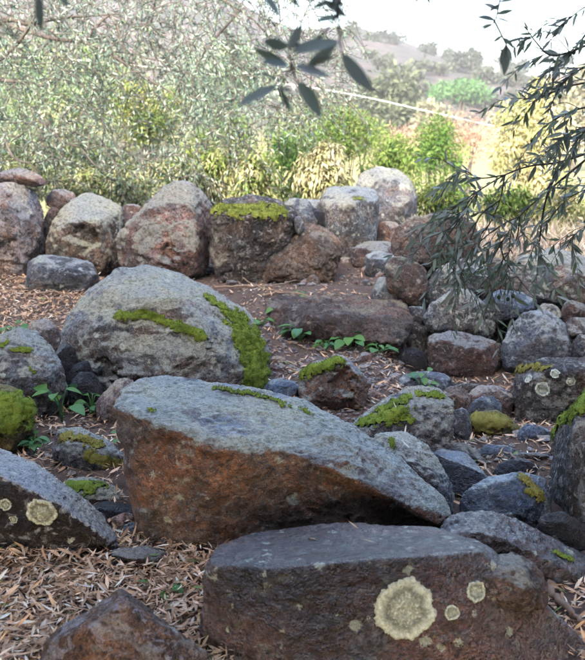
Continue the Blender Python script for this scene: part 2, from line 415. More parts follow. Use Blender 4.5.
def surf_pt(V, px, py, r=9.0):
    x, y, f = proj(V); dd = np.hypot(x - px, y - py)
    k = np.where(dd < r)[0]
    if len(k) == 0: return V[np.argmin(dd)]
    k2 = k[f[k] < f[k].min() + .06]
    return V[k2[np.argmin(dd[k2])]]

def rock(name, label, cat, mat, d, outline, inner=None, thick=None, bulge=None, rnd=1.0, rough=1.0, chips=9, ground_it=True,
         dents=(), moss=(), lichens=(), extra=(), group=None, seed=None, mossmat='moss', mossh=1.0, vox=None, front=.55):
    seed = seed if seed is not None else zlib.crc32(label.encode()) % 997
    rg = np.random.default_rng(seed)
    o3 = np.array([(p[0], p[1], p[2] if len(p) > 2 else 0.0) for p in outline], float)
    c = o3[:, :2].mean(0); wpx = o3[:, 0].max() - o3[:, 0].min(); hpx = o3[:, 1].max() - o3[:, 1].min()
    size = math.sqrt(wpx * hpx) * d / F
    thick = size * .8 if thick is None else thick
    bulge = size * .22 if bulge is None else bulge
    if group == G_RIGHT: o3[:, :2] = c + (o3[:, :2] - c) * 1.07
    pts = [P(o3[:, 0], o3[:, 1], d + o3[:, 2])]
    sh = c + (o3[:, :2] - c) * .82
    pts.append(P(sh[:, 0], sh[:, 1], d + o3[:, 2] * .5 + thick))
    if inner is None:
        sh = c + (o3[:, :2] - c) * front; pts.append(P(sh[:, 0], sh[:, 1], d + o3[:, 2] * .6 - bulge))
    elif len(inner):
        n3 = np.array(inner, float); pts.append(P(n3[:, 0], n3[:, 1], d + n3[:, 2]))
    main = np.concatenate(pts)
    if ground_it:
        lo, hi = main.min(0), main.max(0); m = (lo + hi) / 2
        g = []
        for sx in (-.36, .36):
            for sy in (-.38, .38):
                x, y = m[0] + sx * (hi[0] - lo[0]), m[1] + sy * (hi[1] - lo[1])
                g.append((x, y, min(float(ground_z(x, y)) - .05, lo[2] + .02)))
        main = np.concatenate([main, np.array(g)])
    bm = bmesh.new()
    for cloud in [main] + [np.concatenate([P(np.array(e)[:, 0], np.array(e)[:, 1], d + np.array(e)[:, 2])]) for e in extra]:
        vs_ = [bm.verts.new(p) for p in cloud]
        r = bmesh.ops.convex_hull(bm, input=vs_)
        bad = [v for v in vs_ if not v.link_faces]
        for v in bad: bm.verts.remove(v)
    bmesh.ops.recalc_face_normals(bm, faces=bm.faces)
    vox = vox or max(.0046, .0023 * d)
    vox = max(vox, size / 130)
    cv = max(vox * 1.2, size * .020 * (.4 + rnd * .6))
    V, Fq = remesh(bm, [(cv, int(1 + 2.4 * rnd)), (vox, 2)])
    N = normals(V, Fq); ctr = V.mean(0)
    # broken facets
    for k in range(int(chips * 2.2)):
        n = rg.normal(size=3); n[1] = -abs(n[1]) * 1.0 - .15; n /= np.linalg.norm(n)
        t = (V - ctr) @ n; h = t.max() * rg.uniform(.80, .95) if k % 2 else rg.uniform(.88, .98)
        ex = np.maximum(t - h, 0); V = V - ex[:, None] * n * .95
    q = V + seed * 3.7
    wq = q + size * .10 * np.stack([perlin(q * (3 / size) + 40), perlin(q * (3 / size) + 50), perlin(q * (3 / size) + 60)], -1)
    hh = size * .014 * fbm(wq * (2.2 / size), 2) * rough
    hh -= size * .022 * rough * (np.abs(fbm(wq * (3.6 / size) + 9, 2)) - .25)
    hh -= size * .020 * rough * (np.abs(fbm(wq * np.array([9, 9, 13.]) / size + 19, 3)) - .3)
    hh += .011 * rough * min(1, size * 2) * (.3 - np.abs(fbm(q * 17 + 3, 3))) + .0042 * rough * fbm(q * 48, 2)
    # bedding steps
    st = (q @ np.array([.25, .3, .92])) * (7 / size) + 1.2 * perlin(q * (1.7 / size) + 77)
    fr = st - np.floor(st); hh += size * .011 * rough * (sstep(0, .25, fr) * (1 - sstep(.6, 1, fr))) * (perlin(q * (2.6 / size) + 5) > -.1)
    V = V + N * hh[:, None]
    # keep the traced width and top after chipping
    x, y, f = proj(V); k = f > 0
    V[:, 0] = ctr[0] + (V[:, 0] - ctr[0]) * wpx / max(1.0, np.percentile(x, 99.7) - np.percentile(x, .3)) * 1.0
    V[:, 0] += (o3[:, 0].max() + o3[:, 0].min() - np.percentile(x, 99.7) - np.percentile(x, .3)) / 2 * d / F * .8
    zb, zt = V[:, 2].min(), V[:, 2].max(); gain = (np.percentile(y, .2) - o3[:, 1].min()) * d / F
    if ground_it:
        V[:, 2] = zb + (V[:, 2] - zb) * (1 + max(-.05, min(.2, gain / (zt - zb))))
    else:
        lo_ = (o3[:, 1].max() - np.percentile(y, 99.8)) * d / F
        V[:, 2] = (zb + zt) / 2 + (V[:, 2] - (zb + zt) / 2) * (1 + max(-.05, min(.3, (gain + lo_) / (zt - zb)))) + (gain - lo_) / 2
    for (px, py, rp, dep) in dents:
        h = surf_pt(V, px, py); r = rp * d / F
        w = V - h; dist = np.sqrt(w[:, 0] ** 2 + (w[:, 1] * .5) ** 2 + w[:, 2] ** 2) + r * .55 * fbm(V * (1.6 / r) + 5, 3)
        V = V + np.array([0, 1.0, -.12]) * (dep * (1 - sstep(r * .35, r * .95, dist)) * (N[:, 1] < .3))[:, None]
    N = normals(V, Fq)
    base = np.array([ctr[0], ctr[1], V[:, 2].min()])
    me = np_mesh(name, V - base, [Fq], [M[mat]])
    ob = link(name, me, loc=base, label=label, category=cat, group=group)
    ROCKS[label + str(seed)] = (ob, V, Fq, N, base)
    if moss: add_moss(ob, V, Fq, N, base, d, moss, mossmat, mossh, rg)
    for (px, py, rp) in lichens: add_lichen(ob, V, Fq, N, base, d, px, py, rp)
    return ob

def add_moss(ob, V, Fq, N, base, d, moss, matn, mossh, rg):
    for cap in moss:
        x1, y1, x2, y2, rp = cap
        k = max(2, int(math.hypot(x2 - x1, y2 - y1) / (rp * .5)) + 1)
        cs = np.array([surf_pt(V, x1 + (x2 - x1) * t, y1 + (y2 - y1) * t) for t in np.linspace(0, 1, k)])
        r = rp * d / F
        box = (V > cs.min(0) - 1.6 * r).all(1) & (V < cs.max(0) + 1.6 * r).all(1)
        idx = np.where(box)[0]
        if len(idx) < 8: continue
        dm = np.full(len(idx), 9.0)
        for c in cs: dm = np.minimum(dm, np.linalg.norm(V[idx] - c, axis=1))
        ns = fbm(V[idx] * (1.6 / r) + 3, 3)
        msk = np.full(len(V), -1.0)
        msk[idx] = 1.1 - dm / r + .7 * ns + .12 * fbm(V[idx] * 38, 2) - .3 * (N[idx, 2] < -.15)
        sel = Fq[(msk[Fq] > 0).all(1)]
        if len(sel) < 6: continue
        used = np.unique(sel); mp = np.full(len(V), -1); mp[used] = np.arange(len(used))
        h = (np.clip(msk[used] * 1.6, 0, 1) ** .6 * .019 * mossh) * (.7 + .35 * fbm(V[used] * 30, 2) + .25 * fbm(V[used] * 75, 1)) * min(1, rp * d / F / .05)
        h = np.where(msk[used] < .06, -.003, h + .003)
        mv = V[used] + N[used] * h[:, None]
        mf = mp[sel]
        # short shoots on the cushion
        cen = mv[mf].mean(1); nn = N[sel[:, 0]]
        area = np.linalg.norm(np.cross(V[sel[:, 2]] - V[sel[:, 0]], V[sel[:, 3]] - V[sel[:, 1]]), axis=1) / 2
        cnt = max(1, int(round(area.mean() / (.0042 * max(1, d / 4.5)) ** 2)))
        C = np.repeat(cen, cnt, 0) + rg.normal(size=(len(cen) * cnt, 3)) * math.sqrt(area.mean()) * .4
        D = unit(np.repeat(nn, cnt, 0) + rg.normal(size=C.shape) * .55 + np.array([0, 0, .25]))
        L = rg.uniform(.005, .012, len(C)) * max(.8, d / 5) * mossh
        fr_ = idx[(msk[idx] > -.45) & (msk[idx] <= .05)]
        if len(fr_):
            pk = fr_[rg.random(len(fr_)) < .85 * (1 + msk[fr_] / .45) ** 1.5]; k2 = np.repeat(pk, max(1, cnt // 2))
            C2 = V[k2] + rg.normal(size=(len(k2), 3)) * math.sqrt(area.mean()) * .5; D2 = unit(N[k2] + rg.normal(size=C2.shape) * .7)
            C = np.concatenate([C, C2]); D = np.concatenate([D, D2]); L = np.concatenate([L, rg.uniform(.004, .008, len(C2)) * max(.8, d / 5)])
        lv, lf, _ = leaves_np(C - D * .003, D, unit(rg.normal(size=C.shape)), L, L * .4, simple=True)
        AV = np.concatenate([mv, lv]); me = np_mesh('moss_patch', AV - base, [mf] + [f + len(mv) for f in lf], [M[matn]])
        link('moss_patch', me, ob, kind='stuff')

def add_lichen(ob, V, Fq, N, base, d, px, py, rp):
    c = surf_pt(V, px, py); r = rp * d / F
    dist = np.linalg.norm(V - c, axis=1)
    n0 = N[np.argmin(dist)]
    near = (dist < r * 1.5) & (N @ n0 > .2)
    # finer sheet laid over the stone
    msk = np.where(near, 1 - dist / r, -1.0)
    k = np.where(near)[0]; msk[k] += .16 * fbm(V[k] * (3.2 / r), 3)
    sel = Fq[(msk[Fq] > -.25).all(1)]
    if len(sel) < 4: return
    used = np.unique(sel); mp = np.full(len(V), -1); mp[used] = np.arange(len(used))
    mv, mf, mm, mn = V[used], mp[sel], msk[used], N[used]
    # two rounds of midpoint refinement for a crisp crinkled rim
    bm = bmesh.new(); vs_ = [bm.verts.new(p) for p in mv]; [bm.faces.new([vs_[i] for i in f]) for f in mf]
    bmesh.ops.subdivide_edges(bm, edges=bm.edges[:], cuts=int(min(9, max(2, math.ceil(14 / math.sqrt(len(sel) / 3.1) * 1.6)))), use_grid_fill=True)
    bm.verts.ensure_lookup_table(); bm.verts.index_update()
    mv = np.array([v.co[:] for v in bm.verts]); mf = np.array([[v.index for v in f.verts] for f in bm.faces]); bm.free()
    dist = np.linalg.norm(mv - c, axis=1)
    an = np.arctan2((mv - c)[:, 2], (mv - c)[:, 0])
    wob = .12 * fbm(np.stack([np.cos(an) * 2.2, np.sin(an) * 2.2, an * 0 + rp], -1), 3) + .035 * fbm(mv * (9 / r), 2)
    m2 = 1 - dist / r + wob
    keep = (m2[mf] > 0).all(1); mf = mf[keep]
    if len(mf) < 4: return
    used = np.unique(mf); mp = np.full(len(mv), -1); mp[used] = np.arange(len(used))
    m3 = m2[used]; hv = mv[used]; hn = np.broadcast_to(n0, hv.shape)
    ring = np.exp(-((m3 - .16) / .13) ** 2)
    lump = np.clip(fbm(hv * (11 / r), 2), -1, 1)
    h = .0022 + .0022 * ring + .0016 * lump
    h = np.where(m3 < .03, .0002, h)
    t = np.clip((.62 - .22 * np.exp(-((m3 - .45) / .12) ** 2)) + .45 * ring + .7 * np.clip(lump + .1, 0, 1) * (m3 > .45), .4, 1.15)[:, None] * np.array([1, 1, .95])
    link('lichen_patch', np_mesh('lichen_patch', hv + hn * h[:, None] - base, [mp[mf]], [M['lichen']], col=t), ob)

G_BACK, G_RIGHT, G_FRONT, G_MID = 'stones of the back wall', 'stones of the tumbled wall on the right', 'large stones in the foreground', 'stones lying in the middle'

# back wall, left to right
rock('rock', 'pale pitted pinkish block at the left end of the back wall', 'rock', 'pitted', 6.95,
     [(-38, 184), (8, 183), (38, 186), (46, 198), (45, 238), (40, 256), (20, 266), (0, 270), (-38, 268)], rnd=.7, rough=1.2, group=G_BACK, dents=[(6, 250, 13, .05)])
rock('rock', 'flat orange-pink stone capping the pale pitted block', 'rock', 'pink', 7.05,
     [(-6, 181), (4, 172), (20, 168), (34, 173), (46, 183), (38, 187), (4, 186)], thick=.3, rnd=.6, ground_it=False, group=G_BACK)
rock('rock', 'small round pink-white stone on top of the back wall', 'rock', 'pink', 7.25,
     [(46, 197), (52, 190), (64, 189), (75, 195), (72, 205), (58, 210), (48, 206)], rnd=1.2, ground_it=False, group=G_BACK)
rock('rock', 'small brown stone wedged under the round pink-white one', 'rock', 'brown', 7.2,
     [(43, 210), (54, 206), (64, 212), (60, 226), (50, 250), (44, 236)], rnd=.8, group=G_BACK)
rock('rock', 'notched block with cream lichen on its top in back wall', 'rock', 'cream', 6.95,
     [(46, 244), (50, 228), (60, 212, .05), (72, 200, .15), (88, 193, .3), (106, 199, .3), (122, 208, .25), (124, 217, .2), (113, 224, .05), (106, 240), (98, 256), (70, 254), (47, 250)],
     inner=[(58, 232, -.12), (75, 224, -.16), (98, 223, -.14), (98, 250, -.08), (60, 248, -.08)], rnd=.45, rough=.9, group=G_BACK, dents=[(87, 236, 15, .06)], chips=1)
rock('rock', 'small dark stone right of the notched block', 'rock', 'mottled', 7.0,
     [(103, 244), (110, 226), (119, 224), (121, 240), (119, 260), (104, 260)], rnd=.6, group=G_BACK)
rock('rock', 'small pink stone behind the notched block', 'rock', 'pink', 7.35,
     [(118, 212), (128, 204), (142, 206), (146, 218), (134, 232), (120, 230)], rnd=.8, group=G_BACK)
rock('rock', 'dark rounded stone half buried below the notched block', 'rock', 'bluegrey', 6.35,
     [(24, 277), (30, 262, .05), (44, 255, .12), (68, 256, .15), (92, 263, .12), (98, 276), (84, 284), (40, 284)], thick=.35, rnd=1.1, group=G_BACK, chips=5)
rock('boulder', 'large leaning pink boulder with grey lichened crest in back wall', 'boulder', 'pinkgrey', 6.8,
     [(117, 238), (124, 229), (150, 201, .06), (176, 181, .16), (190, 184, .2), (205, 196, .26), (214, 212, .3), (212, 246, .25), (206, 264, .15), (190, 271), (160, 273), (128, 268), (118, 251)],
     inner=[(150, 210, -.1), (192, 205, -.02), (196, 250, -.14), (165, 262, -.18), (135, 245, -.14)], thick=.6, rnd=.4, rough=1.1, chips=1, group=G_BACK, dents=[(168, 256, 12, .05)])
rock('boulder', 'squarish dark block topped with yellow moss in back wall', 'boulder', 'mottled', 6.7,
     [(209, 216), (222, 200, .15), (250, 195, .3), (280, 200, .3), (296, 211, .15), (295, 230, .05), (278, 240), (256, 256), (253, 276), (244, 284), (215, 273), (209, 244)],
     inner=[(213, 212, -.14), (250, 216, -.18), (290, 214, -.1), (248, 276, -.1), (216, 266, -.1)], thick=.55, rnd=.4, rough=1.3, chips=1, group=G_BACK,
     moss=[(224, 202, 280, 204, 9), (218, 209, 280, 209, 8)], mossmat='mossyellow')
rock('rock', 'crumbly ochre rock leaning against the moss-topped block', 'rock', 'ochre', 6.6,
     [(259, 268), (274, 246), (298, 238, .05), (308, 224, .15), (324, 226, .18), (339, 238, .12), (341, 250, .05), (326, 268), (302, 282), (272, 289), (256, 284)], rnd=.6, rough=1.5, group=G_BACK)
rock('rock', 'small blue-white stone stuck beside the moss-topped block', 'rock', 'bluegrey', 6.62,
     [(294, 220), (298, 216), (304, 224), (302, 235), (296, 234)], rnd=.6, ground_it=False, thick=.2, group=G_BACK)
rock('rock', 'flat grey stone behind the moss-topped block', 'rock', 'grey', 7.5,
     [(280, 206), (292, 198), (306, 198), (318, 208), (318, 222), (300, 240), (284, 236)], rnd=.6, group=G_BACK)
rock('rock', 'dark slab in the gap left of the angular block', 'rock', 'dark', 7.55,
     [(300, 218), (312, 208), (326, 214), (328, 236), (304, 240)], rnd=.5, group=G_BACK)
rock('rock', 'grey stone lying behind the wall beside the angular block', 'rock', 'grey', 8.3,
     [(296, 206), (306, 199), (320, 200), (330, 208), (330, 226), (300, 226)], rnd=.8, group=G_BACK)
rock('boulder', 'angular blue-grey block with flat top in back wall', 'boulder', 'speckled', 7.6,
     [(320, 200, .1), (328, 187, .35), (354, 186, .5), (376, 190, .4), (379, 200, .25), (376, 236, .2), (360, 241), (334, 241), (321, 230, .1)],
     inner=[(326, 208, -.06), (346, 205, -.2), (354, 203, -.2), (377, 202, .1), (352, 239, -.18), (332, 237, -.06)], rnd=.1, rough=.5, chips=0, group=G_BACK, moss=[(352, 193, 364, 193, 4)], mossmat='mossyellow')
rock('boulder', 'large round grey boulder rising highest behind the back wall', 'boulder', 'grey', 8.7,
     [(352, 196), (360, 176, .1), (376, 167, .15), (396, 168, .15), (410, 180, .1), (417, 200), (415, 222), (396, 236), (366, 236)], rnd=1.0, group=G_BACK)
rock('rock', 'pinkish stone at the foot of the round grey boulder', 'rock', 'pink', 7.9,
     [(374, 228), (384, 221), (396, 222), (402, 231), (398, 239), (378, 239)], rnd=.8, group=G_BACK, thick=.25)
rock('stone_slab', 'reddish flat slab lying in the gap beside the right wall', 'slab', 'redbrown', 7.2,
     [(350, 250), (366, 241, .2), (388, 241, .25), (398, 248, .15), (392, 256), (366, 259)], thick=.3, bulge=.04, rnd=.4, group=G_MID)
rock('stone_slab', 'tilted purple slab below the reddish flat one', 'slab', 'bluegrey', 6.9,
     [(364, 257), (376, 251, .1), (395, 256, .1), (396, 264), (378, 266)], thick=.2, bulge=.03, rnd=.3, group=G_MID)
for lb, mt, d, (x, y, w, h) in (
        ('small grey stone on the bare earth below the ochre rock', 'grey', 6.5, (326, 271, 19, 9)),
        ('small pink pebble right of the ochre rock', 'pink', 6.75, (361, 264, 10, 7)),
        ('small pale pebble in middle of the bare earth', 'pinkgrey', 6.35, (343, 279, 8, 6)),
        ('little brown stone touching the ochre rock base', 'ochre', 6.2, (313, 281, 14, 11)),
        ('little grey stone near foot of the right wall', 'bluegrey', 6.3, (366, 283, 9, 6)),
        ('small reddish stone near the big leaning boulder base', 'redbrown', 6.35, (198, 273, 16, 8)),
        ('small dull stone below the moss-topped block', 'brown', 6.3, (232, 284, 14, 7))):
    d = float(ground_hit(x, y + h * .4)[1]) + .04
    rock('stone', lb, 'stone', mt, d, [(x - w / 2, y), (x - w / 4, y - h * .6), (x + w / 5, y - h / 2), (x + w / 2, y - h * .1), (x + w / 3, y + h / 2), (x - w / 4, y + h / 2)],
         rnd=.8, chips=4, group='small stones on the bare earth')

# tumbled wall on the right
rock('boulder', 'rounded brown boulder crowning the right wall', 'boulder', 'brown', 6.05,
     [(391, 246), (396, 230), (412, 219), (440, 215), (466, 221), (479, 235), (476, 254), (455, 266), (420, 265), (398, 259)], thick=.5, rnd=1.1, ground_it=False, group=G_RIGHT)
rock('rock', 'brown potato-shaped stone standing under the crowning boulder', 'rock', 'brown', 5.85,
     [(385, 269), (391, 258), (408, 260), (425, 268), (428, 285), (416, 304), (404, 306), (389, 290)], rnd=1.1, ground_it=False, group=G_RIGHT)
rock('rock', 'speckled grey stone right of the potato-shaped stone', 'rock', 'speckled', 5.85,
     [(424, 286), (438, 269), (462, 260), (486, 262), (490, 285), (462, 300), (432, 307), (425, 298)], rnd=.9, ground_it=False, group=G_RIGHT)
rock('rock', 'domed grey stone with green lichen above the red-brown slab', 'rock', 'speckled', 5.5,
     [(424, 321), (432, 305), (455, 290, .05), (472, 293, .05), (490, 311), (495, 325), (491, 338), (460, 337), (428, 331)], rnd=.8, ground_it=False, group=G_RIGHT)
rock('stone_slab', 'red-brown rectangular slab at foot of right wall', 'slab', 'redbrown', 5.2,
     [(428, 337), (450, 333, .06), (490, 341, .05), (507, 351), (508, 368), (500, 379), (450, 378), (429, 372)], rnd=.45, rough=.9, group=G_RIGHT, thick=.4)
rock('boulder', 'domed blue-grey boulder right of the red-brown slab', 'boulder', 'bluegrey', 5.15,
     [(500, 346), (509, 328), (520, 316, .05), (545, 312, .08), (567, 325), (571, 346), (560, 356), (520, 363), (505, 358)], rnd=.7, chips=12, group=G_RIGHT)
rock('boulder', 'broad lichened boulder at the right edge behind the olive twigs', 'boulder', 'grey', 5.85,
     [(504, 278), (522, 259, .1), (555, 251, .15), (578, 257, .1), (620, 275), (620, 308), (560, 309), (535, 297), (515, 293)], rnd=.8, ground_it=False, group=G_RIGHT, thick=.6)
rock('stone_slab', 'flat blue slab bridging two boulders in right wall', 'slab', 'bluesheen', 5.5,
     [(480, 303), (498, 291, .1), (520, 292, .12), (537, 302, .05), (531, 312), (496, 321), (484, 314)], rnd=.4, ground_it=False, thick=.4, group=G_RIGHT)
for lb, mt, d, o in (
        ('small maroon stone at right edge under the broad lichened boulder', 'redbrown', 5.5, [(561, 311), (567, 301), (580, 303), (592, 312), (588, 322), (563, 322)]),
        ('small grey stone under the maroon one at right edge', 'grey', 5.3, [(564, 326), (572, 318), (596, 318), (604, 336), (568, 338)]),
        ('dull grey stone right of the domed blue-grey boulder', 'grey', 5.2, [(566, 345), (574, 335), (604, 336), (606, 364), (568, 362)]),
        ('little grey stone above the domed blue-grey boulder', 'grey', 5.45, [(536, 312), (542, 304), (556, 306), (562, 316), (552, 324), (538, 322)]),
        ('lumpy blue-black stone left of potato-shaped stone', 'bluegrey', 5.9, [(372, 292), (379, 278), (392, 282), (405, 297), (402, 307), (380, 305)]),
        ('small grey stone above the dark pair at wall end', 'bluegrey', 5.75, [(402, 316), (410, 307), (424, 308), (430, 318), (424, 328), (406, 326)]),
        ('dark squarish stone at the left end of the right wall', 'mottled', 5.6, [(401, 349), (404, 330), (413, 323), (427, 329), (430, 350), (404, 354)]),
        ('dark hidden stone plugging the gap above the red-brown slab', 'mottled', 5.75, [(476, 322), (498, 312), (516, 320), (516, 350), (480, 350)]),  # from here dark filler stones, added so the wall gaps look shaded
        ('dark stone deep in the gap below the crowning boulder', 'mottled', 6.25, [(418, 270), (430, 258), (446, 262), (446, 290), (424, 292)]),
        ('dark stone deep between flat blue slab and broad lichened boulder', 'mottled', 6.0, [(526, 306), (540, 292), (566, 296), (572, 318), (532, 322)]),
        ('dark stone deep under the flat blue slab', 'mottled', 5.75, [(490, 330), (500, 316), (520, 316), (526, 336), (500, 345)]),
        ('dark stone under the potato-shaped stone', 'mottled', 5.95, [(384, 312), (394, 298), (412, 300), (416, 320), (398, 330), (384, 326)]),
        ('brown hidden stone behind the speckled grey one', 'brown', 6.2, [(470, 268), (490, 258), (516, 266), (516, 292), (480, 296)])):
    rock('rock', lb, 'rock', mt, d, o, rnd=.8, ground_it=('small grey' not in lb and 'little grey' not in lb and 'maroon' not in lb), group=G_RIGHT, thick=.3)
rock('rock', 'smooth blue-black stone at the foot of the wall end', 'rock', 'dark', 5.2,
     [(396, 361), (400, 350), (414, 348), (427, 355), (427, 368), (412, 374), (400, 371)], rnd=1.2, chips=3, rough=.6, group=G_RIGHT)
rock('boulder', 'big brown block with mossy top edge at the right', 'boulder', 'mottled', 4.45,
     [(509, 374), (517, 365, .1), (545, 361, .25), (620, 360, .25), (620, 445), (560, 445), (520, 436), (511, 415)],
     inner=[(516, 374, -.1), (560, 370, -.12), (620, 372, -.12), (540, 436, -.08)], rnd=.4, rough=.9, group=G_RIGHT, moss=[(514, 368, 550, 364, 5)], mossmat='mossolive',
     lichens=[(543, 388, 8), (570, 381, 5), (556, 374, 5), (528, 379, 5)])
rock('rock', 'low blue-grey stone below the red-brown slab', 'rock', 'bluegrey', 4.75,
     [(390, 388), (403, 376, .05), (424, 371, .08), (446, 376, .05), (454, 388), (432, 396), (400, 396)], rnd=1.0, group=G_MID)
rock('rock', 'rounded brown stone beside the low blue-grey one', 'rock', 'brown', 4.45,
     [(438, 394), (450, 386, .05), (466, 389), (471, 400), (462, 406), (444, 405)], rnd=1.2, group=G_MID)
rock('rock', 'smooth pale pink stone under the red-brown slab', 'rock', 'pink', 4.5,
     [(466, 396), (478, 385, .06), (500, 386, .06), (514, 398), (506, 407), (476, 407)], rnd=1.2, chips=3, group=G_MID)
rock('rock', 'small blue stone in front of the pale pink one', 'rock', 'bluesheen', 4.25,
     [(468, 406), (478, 398), (492, 396), (502, 404), (498, 414), (474, 413)], rnd=.7, group=G_MID)
rock('rock', 'small humped stone covered in dry olive moss', 'rock', 'mossstone', 4.0,
     [(466, 424), (477, 412, .05), (496, 410, .06), (511, 420), (524, 437), (500, 444), (474, 438)], rnd=1.0, group=G_MID, moss=[(476, 420, 502, 420, 12)], mossmat='mossolive', mossh=.7)
rock('rock', 'small upright blue stone left of the humped mossy stone', 'rock', 'bluegrey', 3.9,
     [(450, 432), (453, 411), (462, 408), (470, 414), (472, 434)], rnd=.6, group=G_MID, thick=.12)

# middle
rock('stone_slab', 'broad earthy brown ledge across the middle', 'slab', 'ledge', 5.15,
     [(268, 304, .5), (286, 295, .8), (330, 290, 1.05), (376, 293, .95), (406, 304, .6), (412, 324, .2), (402, 340), (350, 342), (306, 334), (276, 318, .3)],
     inner=[(290, 314, .2), (330, 318, .04), (385, 322, .02)], thick=.6, rnd=.9, rough=1.4, chips=3, group=G_MID)
rock('rock', 'small stone with hollow ochre face and mossy back', 'rock', 'tawny', 4.2,
     [(302, 374), (316, 363, .12), (342, 356, .06), (355, 367), (370, 384), (363, 397), (336, 404), (308, 401), (299, 390)],
     inner=[(312, 376, -.03), (338, 362, -.08), (346, 394, -.1), (316, 396, -.08)], rnd=.4, group=G_MID, dents=[(342, 385, 17, .035)], moss=[(306, 371, 336, 360, 9)], chips=4)
rock('stone', 'small flat blue stone behind the big tilted boulder', 'stone', 'bluesheen', 4.3,
     [(265, 388), (272, 379, .05), (290, 379, .05), (300, 387), (294, 395), (270, 395)], rnd=.6, group=G_MID, thick=.15)
rock('boulder', 'great rounded pale grey boulder with moss streak', 'boulder', 'boulder', 4.45,
     [(62, 336), (70, 314, .1), (90, 290, .25), (120, 270, .4), (148, 266, .45), (182, 277, .45), (212, 290, .4), (242, 312, .3), (260, 338, .2), (268, 358, .15), (264, 380), (242, 392), (200, 394), (118, 392), (80, 376), (66, 354)],
     inner=[(110, 300, -.02), (170, 300, -.05), (225, 335, -.02), (120, 350, -.22), (180, 350, -.24), (225, 365, -.15)], thick=1.0, rnd=.9, rough=.7, chips=3, group=G_MID,
     dents=[(105, 372, 16, .05), (213, 345, 9, .02)],
     moss=[(118, 315, 150, 314, 6), (150, 316, 202, 336, 6), (214, 296, 244, 326, 8), (240, 318, 258, 350, 17), (250, 346, 258, 374, 20)])
rock('rock', 'grey rounded rock at left edge beside the great boulder', 'rock', 'boulder', 4.0,
     [(-30, 344), (0, 335, .1), (20, 328, .15), (40, 332, .12), (56, 350, .05), (67, 376), (68, 394), (58, 406), (30, 412), (-30, 410)], rnd=1.0, group=G_MID, moss=[(14, 350, 30, 351, 4), (30, 368, 34, 372, 3.5), (2, 346, 8, 342, 4)])
rock('rock', 'moss-smothered hump at the left edge', 'rock', 'mossstone', 3.5,
     [(-40, 395), (-5, 383, .06), (18, 390, .08), (34, 404), (38, 424), (22, 440), (-5, 446), (-40, 446)], rnd=1.1, group=G_MID, moss=[(-12, 400, 20, 410, 20), (0, 425, 14, 425, 14), (-20, 400, -20, 430, 20)])
rock('rock', 'pink stone behind the grey rounded rock at left', 'rock', 'pink', 4.95,
     [(24, 334), (34, 321, .05), (50, 319, .05), (62, 330), (62, 342), (40, 344)], rnd=.9, group=G_MID)
rock('rock', 'dark stone against left flank of the great boulder', 'rock', 'dark', 4.3,
     [(55, 343), (64, 341), (78, 352), (83, 366), (74, 374), (62, 362)], rnd=.7, thick=.2, group=G_MID)
rock('rock', 'black stone in middle of the dark damp pile', 'rock', 'dark', 4.2,
     [(66, 376), (78, 363), (92, 361), (96, 374), (84, 384), (70, 384)], rnd=.7, thick=.2, group=G_MID)
rock('rock', 'lowest dark glossy stone of the damp pile', 'rock', 'dark', 4.05,
     [(69, 382), (80, 372), (98, 373), (105, 386), (99, 404), (80, 404)], rnd=.9, thick=.25, rough=.7, group=G_MID)
rock('rock', 'reddish stone between great boulder and big tilted boulder', 'rock', 'pink', 3.9,
     [(95, 408), (108, 390), (121, 378, .05), (136, 384, .05), (147, 396), (152, 414), (118, 418)], rnd=.6, group=G_MID)
rock('rock', 'low stone streaked with olive moss on leafy ground', 'rock', 'grey', 3.25,
     [(52, 446), (60, 430, .08), (80, 427, .12), (106, 440, .1), (126, 460, .05), (133, 476), (108, 474), (78, 462)], rnd=.8, group=G_MID, thick=.2,
     moss=[(66, 436, 98, 444, 8), (90, 456, 122, 468, 7)], mossmat='mossolive')
rock('rock', 'flat stone under green moss behind the left slab', 'rock', 'grey', 2.98,
     [(58, 492), (70, 478, .1), (96, 477, .14), (118, 488, .08), (126, 500), (96, 502)], rnd=.9, group=G_MID, thick=.15, moss=[(70, 486, 98, 487, 10)], mossh=.7)
rock('stone', 'little pink stone beside the moss-smothered hump', 'stone', 'pink', 3.72, [(11, 432), (15, 418), (26, 415), (33, 426), (28, 436)], rnd=.6, group=G_MID)
rock('stone_slab', 'thin black wet slab beside the big tilted boulder', 'slab', 'dark', 2.85,
     [(90, 508), (106, 501, .06), (140, 506, .08), (158, 517, .03), (140, 525), (108, 520)], rnd=.3, rough=.5, chips=4, thick=.12, bulge=.02, group=G_MID)
rock('stone', 'small blue-black chip below the thin black slab', 'stone', 'bluesheen', 2.75, [(122, 528), (132, 522), (146, 528), (142, 538), (128, 538)], rnd=.4, thick=.06, group=G_MID)
rock('boulder', 'mossy grey boulder between big tilted boulder and right wall', 'boulder', 'grey', 3.45,
     [(346, 434), (362, 416, .1), (388, 398, .2), (418, 386, .25), (440, 391, .2), (454, 405, .1), (453, 424, .05), (432, 440), (420, 470), (370, 470)],
     inner=[(372, 430, -.05), (408, 416, -.08), (412, 446, -.1)], rnd=.6, group=G_MID, moss=[(364, 422, 404, 412, 11), (382, 406, 404, 396, 9), (420, 391, 442, 396, 6), (362, 444, 382, 450, 7)])
rock('boulder', 'low blue-grey ridge of stone in front of mossy grey boulder', 'boulder', 'bluegrey', 3.1,
     [(366, 452), (376, 434, .12), (404, 432, .15), (426, 446, .12), (442, 472, .05), (456, 500), (444, 520), (400, 515)], rnd=.5, group=G_MID, moss=[(391, 440, 394, 446, 4), (368, 456, 384, 460, 4)], thick=.35)
